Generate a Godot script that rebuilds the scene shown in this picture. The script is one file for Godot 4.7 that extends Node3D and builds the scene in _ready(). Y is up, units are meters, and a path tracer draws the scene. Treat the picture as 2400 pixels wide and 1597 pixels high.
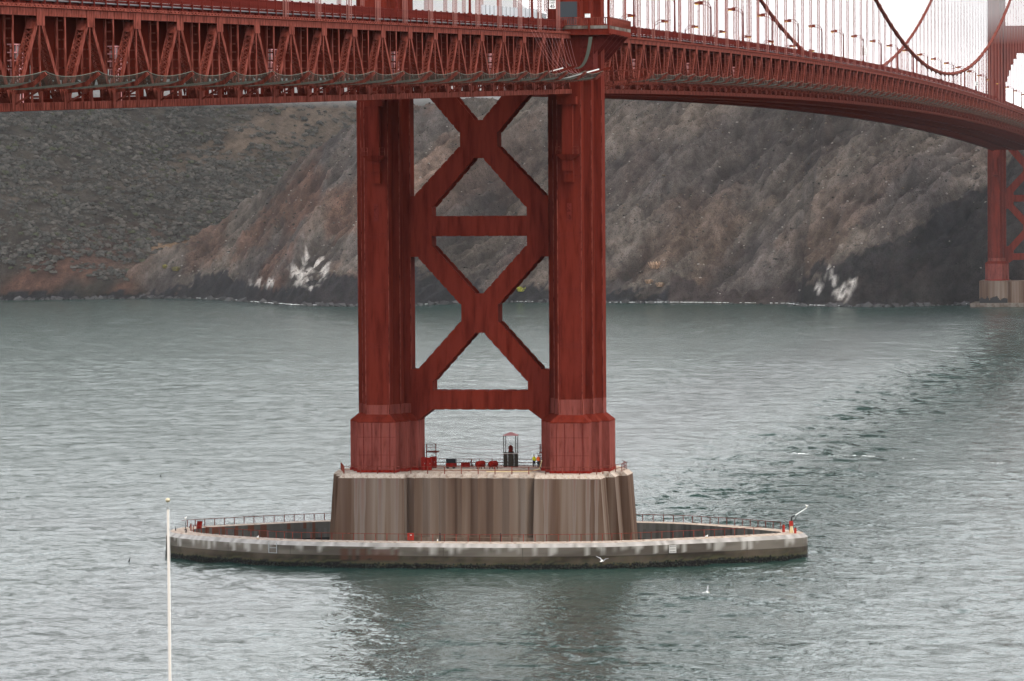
extends Node3D
# Suspension bridge seen along its axis from the south shore. x = east, y = up, z = south, metres; the near tower stands at the origin.

var M := {}
var used := {}
var rng := RandomNumberGenerator.new()
var n_hill := FastNoiseLite.new()
var n_fine := FastNoiseLite.new()
var n_patch := FastNoiseLite.new()
var n_streak := FastNoiseLite.new()

func _ready() -> void:
	rng.seed = 77
	setup_view()
	setup_noise()
	setup_materials()
	build_water()
	build_headland()
	build_fog()
	build_south_shore()
	build_towers()
	build_piers()
	build_fender()
	build_spans()
	build_cables()
	build_nets()
	build_lamps()
	build_balcony()
	build_traffic()
	build_pier_equipment()
	build_fender_things()
	build_flagpole()
	build_birds()

func setup_view() -> void:
	var cam := Camera3D.new()
	cam.name = "camera"
	add_child(cam)
	cam.position = Vector3(114.8, 52.1, 625.4)
	cam.rotation_order = EULER_ORDER_YXZ
	cam.rotation = Vector3(-atan(363.5 / 10550.0), deg_to_rad(10.02), -0.0065)
	cam.fov = rad_to_deg(2.0 * atan(798.5 / 10550.0))
	cam.near = 1.0
	cam.far = 9000.0
	cam.current = true
	var sky_m := ProceduralSkyMaterial.new()
	sky_m.sky_top_color = Color(0.53, 0.542, 0.56)
	sky_m.sky_horizon_color = Color(0.865, 0.865, 0.873)
	sky_m.sky_energy_multiplier = 2.6
	sky_m.sky_curve = 0.48
	sky_m.ground_bottom_color = Color(0.30, 0.33, 0.33)
	sky_m.ground_horizon_color = Color(0.60, 0.61, 0.62)
	sky_m.sun_angle_max = 1.0
	sky_m.sun_curve = 0.05
	var sky := Sky.new()
	sky.sky_material = sky_m
	var env := Environment.new()
	env.background_mode = Environment.BG_SKY
	env.sky = sky
	env.tonemap_mode = Environment.TONE_MAPPER_LINEAR
	env.tonemap_exposure = 0.72
	env.fog_enabled = true
	env.fog_density = 0.000006
	env.volumetric_fog_enabled = true
	env.volumetric_fog_density = 0.0
	env.fog_light_color = Color(0.86, 0.89, 0.94)
	env.sdfgi_enabled = true
	env.ssao_enabled = true
	env.ssil_enabled = true
	var we := WorldEnvironment.new()
	we.name = "environment"
	we.environment = env
	add_child(we)
	var sun := DirectionalLight3D.new()
	sun.name = "sun"
	sun.light_energy = 1.4
	sun.light_color = Color(1.0, 0.95, 0.88)
	sun.light_angular_distance = 12.0
	sun.shadow_enabled = true
	add_child(sun)
	sun.rotation_degrees = Vector3(-62.0, 52.0, 0.0)

func setup_noise() -> void:
	n_hill.seed = 3
	n_hill.frequency = 0.012
	n_hill.fractal_octaves = 5
	n_fine.seed = 11
	n_fine.frequency = 0.07
	n_fine.fractal_type = FastNoiseLite.FRACTAL_RIDGED
	n_fine.fractal_octaves = 4
	n_patch.seed = 19
	n_patch.frequency = 0.02
	n_patch.fractal_octaves = 4
	n_streak.seed = 23
	n_streak.frequency = 0.35
	n_streak.fractal_octaves = 3

# ---------------------------------------------------------------- helpers
class MB:
	var v := PackedVector3Array()
	var n := PackedVector3Array()
	var c := PackedColorArray()
	var col := Color(1, 1, 1)
	var colored := false
	func tri(a: Vector3, b: Vector3, d: Vector3) -> void:
		var m := (b - a).cross(d - a).normalized()
		v.append(a); v.append(d); v.append(b)
		for i in 3:
			n.append(m)
			if colored: c.append(col)
	func quad(a: Vector3, b: Vector3, d: Vector3, e: Vector3) -> void:
		tri(a, b, d)
		tri(a, d, e)
	func tri_s(a: Vector3, b: Vector3, d: Vector3, na: Vector3, nb: Vector3, nd: Vector3) -> void:
		v.append(a); v.append(d); v.append(b)
		n.append(na); n.append(nd); n.append(nb)
		if colored:
			for i in 3: c.append(col)
	func tri_c(a: Vector3, b: Vector3, d: Vector3, ca: Color, cb: Color, cd: Color) -> void:
		var m := (b - a).cross(d - a).normalized()
		v.append(a); v.append(d); v.append(b)
		for i in 3: n.append(m)
		c.append(ca); c.append(cd); c.append(cb)
	func hexa(p: Array) -> void:  # p[0..3] bottom ring counter-clockwise from above, p[4..7] top ring
		quad(p[3], p[2], p[1], p[0])
		quad(p[4], p[5], p[6], p[7])
		for i in 4:
			var j := (i + 1) % 4
			quad(p[i], p[j], p[j + 4], p[i + 4])
	func box(lo: Vector3, hi: Vector3) -> void:
		hexa([Vector3(lo.x, lo.y, hi.z), Vector3(hi.x, lo.y, hi.z), Vector3(hi.x, lo.y, lo.z), Vector3(lo.x, lo.y, lo.z),
			Vector3(lo.x, hi.y, hi.z), Vector3(hi.x, hi.y, hi.z), Vector3(hi.x, hi.y, lo.z), Vector3(lo.x, hi.y, lo.z)])
	func bar(a: Vector3, b: Vector3, w: float, h: float, side: Vector3 = Vector3.UP) -> void:  # w across "side x axis", h along side
		var t := (b - a).normalized()
		var s := t.cross(side)
		if s.length() < 0.001: s = t.cross(Vector3.RIGHT)
		s = s.normalized() * w * 0.5
		var u := s.cross(t).normalized() * h * 0.5
		hexa([a - s - u, a + s - u, b + s - u, b - s - u, a - s + u, a + s + u, b + s + u, b - s + u])
	func tube(pts: Array, r0: float, r1: float, sides: int, caps: bool = true) -> void:
		var rings := []
		var nor := []
		for i in pts.size():
			var p: Vector3 = pts[i]
			var t: Vector3 = (pts[mini(i + 1, pts.size() - 1)] - pts[maxi(i - 1, 0)]).normalized()
			var s := t.cross(Vector3.UP)
			if s.length() < 0.05: s = t.cross(Vector3.RIGHT)
			s = s.normalized()
			var u := t.cross(s).normalized()
			var ring := PackedVector3Array()
			var nr := PackedVector3Array()
			var r: float = lerp(r0, r1, float(i) / maxf(1.0, pts.size() - 1))
			for k in sides:
				var a := TAU * k / sides
				var d := s * cos(a) + u * sin(a)
				ring.append(p + d * r)
				nr.append(d)
			rings.append(ring)
			nor.append(nr)
		for i in rings.size() - 1:
			for k in sides:
				var j := (k + 1) % sides
				tri_s(rings[i][k], rings[i][j], rings[i + 1][j], nor[i][k], nor[i][j], nor[i + 1][j])
				tri_s(rings[i][k], rings[i + 1][j], rings[i + 1][k], nor[i][k], nor[i + 1][j], nor[i + 1][k])
		if caps:
			for k in range(1, sides - 1):
				tri(rings[0][0], rings[0][k + 1], rings[0][k])
				var e: PackedVector3Array = rings[-1]
				tri(e[0], e[k], e[k + 1])
	func loft(rings: Array, cap_top: bool = true, cap_bottom: bool = false) -> void:  # rings of Vector3, counter-clockwise seen from above, bottom to top
		for i in rings.size() - 1:
			var a: PackedVector3Array = rings[i]
			var b: PackedVector3Array = rings[i + 1]
			for k in a.size():
				var j := (k + 1) % a.size()
				quad(a[k], a[j], b[j], b[k])
		if cap_top: cap(rings[-1], false)
		if cap_bottom: cap(rings[0], true)
	func cap(r: PackedVector3Array, down: bool) -> void:
		var p := PackedVector2Array()
		for q in r: p.append(Vector2(q.x, q.z))
		var t := Geometry2D.triangulate_polygon(p)
		for i in range(0, t.size(), 3):
			var a := r[t[i]]
			var b := r[t[i + 1]]
			var d := r[t[i + 2]]
			var up := (b - a).cross(d - a).y > 0.0
			if up == down: tri(a, d, b)
			else: tri(a, b, d)
	func prism(poly: PackedVector2Array, z0: float, z1: float) -> void:  # polygon in x y, extruded along z
		var p := poly
		if Geometry2D.is_polygon_clockwise(p):
			p = PackedVector2Array(p); p.reverse()
		var t := Geometry2D.triangulate_polygon(p)
		for i in range(0, t.size(), 3):
			var a := p[t[i]]; var b := p[t[i + 1]]; var d := p[t[i + 2]]
			if (b - a).cross(d - a) < 0.0:
				var s := b; b = d; d = s
			tri(Vector3(a.x, a.y, z1), Vector3(b.x, b.y, z1), Vector3(d.x, d.y, z1))
			tri(Vector3(a.x, a.y, z0), Vector3(d.x, d.y, z0), Vector3(b.x, b.y, z0))
		for i in p.size():
			var a := p[i]; var b := p[(i + 1) % p.size()]
			quad(Vector3(a.x, a.y, z1), Vector3(a.x, a.y, z0), Vector3(b.x, b.y, z0), Vector3(b.x, b.y, z1))
	func done() -> ArrayMesh:
		var arr := []
		arr.resize(Mesh.ARRAY_MAX)
		arr[Mesh.ARRAY_VERTEX] = v
		arr[Mesh.ARRAY_NORMAL] = n
		if c.size() == v.size() and c.size() > 0: arr[Mesh.ARRAY_COLOR] = c
		var m := ArrayMesh.new()
		m.add_surface_from_arrays(Mesh.PRIMITIVE_TRIANGLES, arr)
		return m

func grid_mesh(pos: PackedVector3Array, cols: int, colors: PackedColorArray = PackedColorArray(), normals: PackedVector3Array = PackedVector3Array()) -> ArrayMesh:
	var rows := pos.size() / cols
	var idx := PackedInt32Array()
	var flip := (pos[1] - pos[0]).cross(pos[cols] - pos[0]).y > 0.0
	for r in rows - 1:
		for k in cols - 1:
			var a := r * cols + k
			if flip: idx.append_array([a, a + cols + 1, a + 1, a, a + cols, a + cols + 1])
			else: idx.append_array([a, a + 1, a + cols + 1, a, a + cols + 1, a + cols])
	var nor := normals
	if nor.is_empty():
		nor.resize(pos.size())
		for r in rows:
			for k in cols:
				var dx := pos[r * cols + mini(k + 1, cols - 1)] - pos[r * cols + maxi(k - 1, 0)]
				var dz := pos[mini(r + 1, rows - 1) * cols + k] - pos[maxi(r - 1, 0) * cols + k]
				var m := dz.cross(dx).normalized()
				nor[r * cols + k] = m if m.y >= 0.0 else -m
	var arr := []
	arr.resize(Mesh.ARRAY_MAX)
	arr[Mesh.ARRAY_VERTEX] = pos
	arr[Mesh.ARRAY_NORMAL] = nor
	if colors.size(): arr[Mesh.ARRAY_COLOR] = colors
	arr[Mesh.ARRAY_INDEX] = idx
	var me := ArrayMesh.new()
	me.add_surface_from_arrays(Mesh.PRIMITIVE_TRIANGLES, arr)
	return me

func numbered(parent: Node, called: String) -> String:
	var key := "%d/%s" % [parent.get_instance_id(), called]
	var k: int = used.get(key, 0)
	used[key] = k + 1
	return called if k == 0 else "%s_%03d" % [called, k]

func part(parent: Node, called: String, mesh: Mesh, m: Material, xf: Transform3D = Transform3D.IDENTITY) -> MeshInstance3D:
	var o := MeshInstance3D.new()
	o.name = numbered(parent, called)
	o.mesh = mesh
	o.material_override = m
	o.transform = xf
	parent.add_child(o, true)
	return o

func node(parent: Node, called: String, at: Vector3 = Vector3.ZERO, turn: float = 0.0) -> Node3D:
	var o := Node3D.new()
	o.name = numbered(parent, called)
	o.position = at
	o.rotation.y = turn
	parent.add_child(o, true)
	return o

func tag(o: Node, label: String, category: String, group: String = "", kind: String = "") -> Node:
	o.set_meta("label", label)
	o.set_meta("category", category)
	if group: o.set_meta("group", group)
	if kind: o.set_meta("kind", kind)
	return o

func thing(called: String, label: String, category: String, at: Vector3 = Vector3.ZERO, turn: float = 0.0, group: String = "") -> Node3D:
	var o := node(self, called, at, turn)
	tag(o, label, category, group)
	return o

func structure(called: String, mesh: Mesh, m: Material, label: String, category: String) -> MeshInstance3D:
	var o := part(self, called, mesh, m)
	tag(o, label, category, "", "structure")
	return o

func at(p: Vector3) -> Transform3D:
	return Transform3D(Basis.IDENTITY, p)

const ORD := ["first", "second", "third", "fourth", "fifth", "sixth", "seventh", "eighth", "ninth", "tenth", "eleventh", "twelfth", "thirteenth", "fourteenth", "fifteenth", "sixteenth", "seventeenth", "eighteenth", "nineteenth", "twentieth", "twenty-first", "twenty-second", "twenty-third", "twenty-fourth", "twenty-fifth", "twenty-sixth", "twenty-seventh", "twenty-eighth"]

# ---------------------------------------------------------------- materials
func lin(r: float, g: float, b: float) -> Color:
	return Color(r, g, b).linear_to_srgb()

func plain(called: String, c: Color, rough: float = 0.7, metal: float = 0.0) -> StandardMaterial3D:
	var m := StandardMaterial3D.new()
	m.resource_name = called
	m.albedo_color = c
	m.roughness = rough
	m.metallic = metal
	m.metallic_specular = 0.2
	M[called] = m
	return m

func noise_img(size: int, sd: int, freq: float, oct: int, kind: int = FastNoiseLite.FRACTAL_FBM) -> Image:
	var f := FastNoiseLite.new()
	f.seed = sd
	f.frequency = freq
	f.fractal_octaves = oct
	f.fractal_type = kind
	var im := f.get_seamless_image(size, size)
	im.convert(Image.FORMAT_L8)
	return im

func two_tone(size: int, a: PackedByteArray, b: PackedByteArray, ramp_a: Gradient, ramp_b: Gradient) -> ImageTexture:
	var la := []
	var lb := []
	for i in 256:
		la.append(ramp_a.sample(i / 255.0))
		lb.append(ramp_b.sample(i / 255.0))
	var out := PackedByteArray()
	out.resize(size * size * 3)
	for i in size * size:
		var q: Color = la[a[i]] * lb[b[i]]
		out[i * 3] = int(clampf(q.r, 0, 1) * 255)
		out[i * 3 + 1] = int(clampf(q.g, 0, 1) * 255)
		out[i * 3 + 2] = int(clampf(q.b, 0, 1) * 255)
	return ImageTexture.create_from_image(Image.create_from_data(size, size, false, Image.FORMAT_RGB8, out))

func ramp(stops: Array) -> Gradient:
	var g := Gradient.new()
	var o := PackedFloat32Array()
	var c := PackedColorArray()
	for s in stops:
		o.append(s[0])
		c.append(s[1])
	g.offsets = o
	g.colors = c
	return g

func triplanar(m: StandardMaterial3D, scale: Vector3, sharp: float = 4.0) -> void:
	m.uv1_triplanar = true
	m.uv1_world_triplanar = true
	m.uv1_scale = scale
	m.uv1_triplanar_sharpness = sharp

func setup_materials() -> void:
	var w := Color(1, 1, 1)
	var na := noise_img(512, 5, 0.012, 5)
	var nb := noise_img(512, 6, 0.03, 4)
	var nc := noise_img(512, 9, 0.006, 5)
	var paint_tex := two_tone(512, na.get_data(), nb.get_data(),
		ramp([[0.0, Color(0.76, 0.70, 0.68)], [0.32, Color(0.92, 0.90, 0.89)], [0.55, w], [0.8, Color(1.0, 1.0, 0.98)], [1.0, Color(1.0, 0.94, 0.9)]]),
		ramp([[0.0, Color(0.80, 0.74, 0.72)], [0.28, Color(0.95, 0.93, 0.92)], [0.5, w], [1.0, w]]))
	var worn_tex := two_tone(512, na.get_data(), nb.get_data(),
		ramp([[0.0, Color(0.55, 0.46, 0.42)], [0.4, Color(0.86, 0.8, 0.78)], [0.62, w], [1.0, Color(1.0, 0.94, 0.92)]]),
		ramp([[0.0, Color(0.45, 0.36, 0.32)], [0.3, Color(0.85, 0.8, 0.78)], [0.6, w], [1.0, w]]))
	var conc_tex := two_tone(512, nc.get_data(), nb.get_data(),
		ramp([[0.0, Color(0.66, 0.58, 0.54)], [0.3, Color(0.82, 0.77, 0.74)], [0.55, Color(0.93, 0.91, 0.89)], [1.0, w]]),
		ramp([[0.0, Color(0.72, 0.62, 0.56)], [0.3, Color(0.92, 0.89, 0.86)], [0.6, w], [1.0, w]]))
	var rock_tex := two_tone(512, noise_img(512, 31, 0.05, 5, FastNoiseLite.FRACTAL_RIDGED).get_data(), na.get_data(),
		ramp([[0.0, Color(0.30, 0.30, 0.33)], [0.4, Color(0.62, 0.61, 0.61)], [0.7, Color(0.9, 0.89, 0.88)], [1.0, w]]),
		ramp([[0.0, Color(0.7, 0.66, 0.64)], [0.5, Color(0.92, 0.91, 0.9)], [1.0, w]]))
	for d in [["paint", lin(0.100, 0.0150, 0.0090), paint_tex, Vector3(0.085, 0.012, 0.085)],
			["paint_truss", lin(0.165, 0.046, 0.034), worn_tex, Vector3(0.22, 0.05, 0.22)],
						["paint_dark", lin(0.095, 0.016, 0.012), paint_tex, Vector3(0.2, 0.2, 0.2)],
			["paint_primer", lin(0.150, 0.041, 0.033), paint_tex, Vector3(0.12, 0.02, 0.12)],
			["paint_fresh", lin(0.150, 0.012, 0.009), paint_tex, Vector3(0.2, 0.05, 0.2)],
			["concrete", lin(0.160, 0.130, 0.110), conc_tex, Vector3(0.05, 0.0015, 0.05)],
			["concrete_grey", lin(0.15, 0.14, 0.13), conc_tex, Vector3(0.1, 0.05, 0.1)],
			["concrete_pale", lin(0.40, 0.365, 0.33), conc_tex, Vector3(0.3, 0.3, 0.3)]]:
		var m := plain(d[0], d[1], 0.62)
		m.albedo_texture = d[2]
		m.metallic_specular = 0.06
		m.roughness = 0.8
		triplanar(m, d[3])
	M["concrete"].roughness = 0.9
	M["concrete_grey"].roughness = 0.9
	M["concrete_pale"].roughness = 0.9
	var t := plain("terrain", Color(1, 1, 1), 0.95)
	t.vertex_color_use_as_albedo = true
	t.albedo_texture = rock_tex
	triplanar(t, Vector3(0.045, 0.045, 0.045), 2.0)
	var rock_n := noise_img(512, 31, 0.05, 5, FastNoiseLite.FRACTAL_RIDGED)
	rock_n.convert(Image.FORMAT_RGBA8)
	rock_n.bump_map_to_normal_map(6.0)
	t.normal_enabled = true
	t.normal_texture = ImageTexture.create_from_image(rock_n)
	var vc := plain("tinted", Color(1, 1, 1), 0.9)
	vc.vertex_color_use_as_albedo = true
	var lf := plain("leaf", Color(1, 1, 1), 0.85)
	lf.vertex_color_use_as_albedo = true
	lf.cull_mode = BaseMaterial3D.CULL_DISABLED
	# water: dark green body colour, fine ripples as a normal map over the modelled waves
	var wt := plain("water", lin(0.014, 0.034, 0.029), 0.15)
	var bump := noise_img(1024, 41, 0.011, 5)
	bump.convert(Image.FORMAT_RGBA8)
	bump.bump_map_to_normal_map(6.0)
	wt.normal_enabled = true
	wt.normal_texture = ImageTexture.create_from_image(bump)
	wt.normal_scale = 1.0
	wt.metallic_specular = 0.27
	triplanar(wt, Vector3(0.071, 0.071, 0.071), 8.0)
	plain("foam", lin(0.6, 0.62, 0.62), 0.8)
	plain("asphalt", lin(0.05, 0.05, 0.05), 0.9)
	plain("steel_grey", lin(0.22, 0.23, 0.23), 0.5, 0.3)
	plain("pipe_black", lin(0.02, 0.02, 0.022), 0.4)
	plain("net_rope", lin(0.09, 0.10, 0.08), 0.8)
	plain("rope", lin(0.20, 0.075, 0.062), 0.7)
	plain("white_paint", lin(0.72, 0.72, 0.70), 0.5)
	plain("flag_white", lin(0.50, 0.46, 0.42), 0.5)
	plain("brass", lin(0.36, 0.31, 0.22), 0.4, 0.5)
	plain("black", lin(0.012, 0.012, 0.014), 0.6)
	plain("sign_black", lin(0.015, 0.015, 0.015), 0.6)
	plain("lens", lin(0.75, 0.5, 0.06), 0.4)
	plain("car_white", lin(0.7, 0.7, 0.7), 0.3)
	plain("glass_dark", lin(0.02, 0.025, 0.03), 0.08)
	plain("rubber", lin(0.02, 0.02, 0.02), 0.8)
	plain("louver", lin(0.03, 0.035, 0.04), 0.5)
	plain("ladder", lin(0.42, 0.19, 0.19), 0.6)
	plain("timber_dark", lin(0.035, 0.030, 0.024), 0.9)
	plain("red_box", lin(0.24, 0.022, 0.014), 0.6)
	plain("hose", lin(0.45, 0.36, 0.2), 0.7)
	plain("guano", lin(0.33, 0.32, 0.30), 0.9)
	plain("skin", lin(0.35, 0.2, 0.14), 0.6)
	var net := plain("net", Color(lin(0.075, 0.082, 0.066), 0.6), 1.0)
	net.transparency = BaseMaterial3D.TRANSPARENCY_ALPHA
	net.cull_mode = BaseMaterial3D.CULL_DISABLED
	var scr := plain("screen_panel", Color(lin(0.42, 0.44, 0.46), 0.6), 0.9)
	scr.transparency = BaseMaterial3D.TRANSPARENCY_ALPHA

# ---------------------------------------------------------------- water
var waves := []
func wave_set() -> void:
	var r := RandomNumberGenerator.new()
	r.seed = 5
	for L in [1.35, 1.6, 1.9, 2.25, 2.7, 3.2, 3.9, 4.7, 5.8, 6.3, 6.9, 7.5, 8.2, 9.0, 10.1, 11.4, 13.0, 19.0, 31.0]:
		var a := deg_to_rad(r.randf_range(-75, 75) + 75.0)
		var k: float = TAU / L
		var slope := 0.042 if L < 5.0 else (0.017 if L < 12.0 else 0.006)
		waves.append([cos(a) * k, sin(a) * k, slope / k, r.randf() * TAU, L])

func wave_field(x0: float, x1: float, z0: float, z1: float, step: float) -> ArrayMesh:
	var cols := int((x1 - x0) / step) + 1
	var rows := int((z1 - z0) / step) + 1
	var pos := PackedVector3Array()
	var nor := PackedVector3Array()
	var used_waves := waves.filter(func(q): return q[4] > step * 2.0)
	var all_var := 0.0
	var in_var := 0.0
	for q in waves:
		var v: float = pow(q[2] * TAU / q[4], 2.0)
		all_var += v
		if q[4] > step * 2.0: in_var += v
	var make_up := minf(1.3, sqrt(all_var / in_var))  # a coarser field keeps the same steepness
	for r in rows:
		var z := z0 + r * step
		for k in cols:
			var x := x0 + k * step
			# patches of rougher and smoother water, drawn out by the current; rougher in the wake past the pier; under the span, steeper waves stand in for the shadow of the deck
			var g := lerpf(0.95, 1.05, smoothstep(-250.0, 60.0, z)) + 0.55 * n_patch.get_noise_2d(x * 0.45, z * 1.1) + 0.35 * n_patch.get_noise_2d(x * 2.2 + 90.0, z * 5.0)
			var shade_dx := x - 12.0
			if z < -4.0: g += 0.9 * exp(-shade_dx * shade_dx / 400.0)
			var wake := Vector2((x - 66.0) / 26.0, (z - 2.0) / 10.0).length()
			g += 0.5 * exp(-wake * wake)
			g = clampf(g, 0.22, 2.3) * make_up
			var h := 0.0
			var dx := 0.0
			var dz := 0.0
			# bend the crests so that none runs straight for long
			var wx := x + 9.0 * n_patch.get_noise_2d(x * 2.0, z * 2.0 + 500.0)
			var wz := z + 9.0 * n_patch.get_noise_2d(x * 2.0 + 700.0, z * 2.0)
			for q in used_waves:
				var ph: float = q[0] * wx + q[1] * wz + q[3]
				h += q[2] * sin(ph)
				var cc: float = q[2] * cos(ph)
				dx += q[0] * cc
				dz += q[1] * cc
			pos.append(Vector3(x, h * g, z))
			nor.append(Vector3(-dx * g, 1.0, -dz * g).normalized())
	return grid_mesh(pos, cols, PackedColorArray(), nor)

func build_water() -> void:
	wave_set()
	var w := node(self, "water")
	tag(w, "grey green choppy strait water under the bridge", "water", "", "structure")
	part(w, "wave_field", wave_field(-152, 124, -190, 175, 0.64), M.water)
	part(w, "wave_field", wave_field(-300, 120, -704, -176, 1.5), M.water)
	part(w, "wave_field", wave_field(-560, 90, -1450, -690, 2.9), M.water)
	var b := MB.new()
	b.quad(Vector3(-5000, -1.4, 1200), Vector3(5000, -1.4, 1200), Vector3(5000, -1.4, -2600), Vector3(-5000, -1.4, -2600))
	part(w, "deep_water", b.done(), M.water)
	# foam left by the current on the open water: loose flecks
	var f := MB.new()
	for i in 90:
		var t := pow(rng.randf(), 1.5)
		if n_patch.get_noise_1d(t * 260.0) + rng.randf_range(-0.2, 0.2) < -0.02: continue
		var c := Vector3(lerp(17.5, 60.0, t) + rng.randf_range(-0.5, 0.5), 0.40, lerp(-234.0, -206.0, t) + 3.0 * n_patch.get_noise_1d(t * 90.0) + rng.randfn() * 0.5)
		var l := rng.randf_range(0.08, 0.32)
		var d := rng.randf_range(0.08, 0.4)
		f.quad(c + Vector3(-l, 0, d), c + Vector3(l * 0.6, 0, d * 1.2), c + Vector3(l, 0.03, -d), c + Vector3(-l * 0.7, 0.03, -d * 0.8))
	tag(part(self, "foam_line", f.done(), M.foam), "thin broken white foam line drifting on the water right of the tower", "foam", "", "stuff")

# ---------------------------------------------------------------- headland beyond the strait
const SHORE := [[-900, -1395], [-600, -1398], [-487, -1406], [-450, -1418], [-425, -1438], [-403, -1428], [-380, -1405], [-345, -1342], [-322, -1303], [-291, -1287], [-268, -1300], [-245, -1356], [-189, -1335], [-155, -1332], [-106, -1312], [-97, -1285], [-80, -1272], [-56, -1270], [-40, -1285], [-30, -1298], [0, -1300], [80, -1296], [400, -1300]]
func shore_z(x: float) -> float:
	for i in SHORE.size() - 1:
		if x <= SHORE[i + 1][0]:
			return lerp(float(SHORE[i][1]), float(SHORE[i + 1][1]), clampf((x - SHORE[i][0]) / float(SHORE[i + 1][0] - SHORE[i][0]), 0, 1))
	return -1260.0
func smin(a: float, b: float, k: float) -> float:
	var h := clampf(0.5 + 0.5 * (b - a) / k, 0, 1)
	return lerp(b, a, h) - k * h * (1.0 - h)

# height of the ground, and which landform it belongs to: 0 scrub hill on the left, 1 rock headland
func ground(x: float, w: float) -> Vector2:
	var z := shore_z(x) - w
	var dl := (x + 425.0) * -0.86 + (z + 1440.0) * -0.51
	var big := n_hill.get_noise_2d(x, z)
	var ha := smin(26.0 * (1.0 - exp(-maxf(w, 0.0) / 20.0)) + 0.50 * w, 4.0 + 0.53 * dl, 8.0) + big * 6.0 * clampf(w / 40.0, 0, 1)
	ha = smin(ha, 92.0 + maxf(0.0, -340.0 - x) * 0.8, 8.0)
	var crest := smin(18.0 + 0.64 * (x + 425.0), 94.0 + 0.16 * (x + 240.0), 12.0)
	crest = smin(crest, 98.0 - 0.40 * clampf(x + 100.0, -400.0, 66.0), 10.0)
	var gully := n_hill.get_noise_2d(x * 1.6 + 50.0, z * 0.5)
	var beach := clampf(1.0 - absf(x + 131.0) / 32.0, 0, 1) * 12.0
	var ww := maxf(0.0, w - beach)
	var f := 0.13 * minf(w, beach) + 0.95 * minf(ww, 26.0) + 0.80 * maxf(0.0, ww - 26.0) + gully * 9.0 * clampf(ww / 30.0, 0, 1)
	if x > -98.0 and x < 30.0: f += 10.0 * clampf(ww / 10.0, 0, 1) * (1.0 - clampf((ww - 30.0) / 60.0, 0, 1))
	var fall: float = lerp(0.40, 0.03, clampf((x + 320.0) / 120.0, 0, 1))
	var hb := smin(f, crest, 7.0) - fall * maxf(0.0, f - crest)
	if w < 0.0: return Vector2(w * 0.6, 1.0 if x > -425.0 else 0.0)
	return Vector2(maxf(ha, hb), 0.0 if ha > hb else 1.0)

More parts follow.
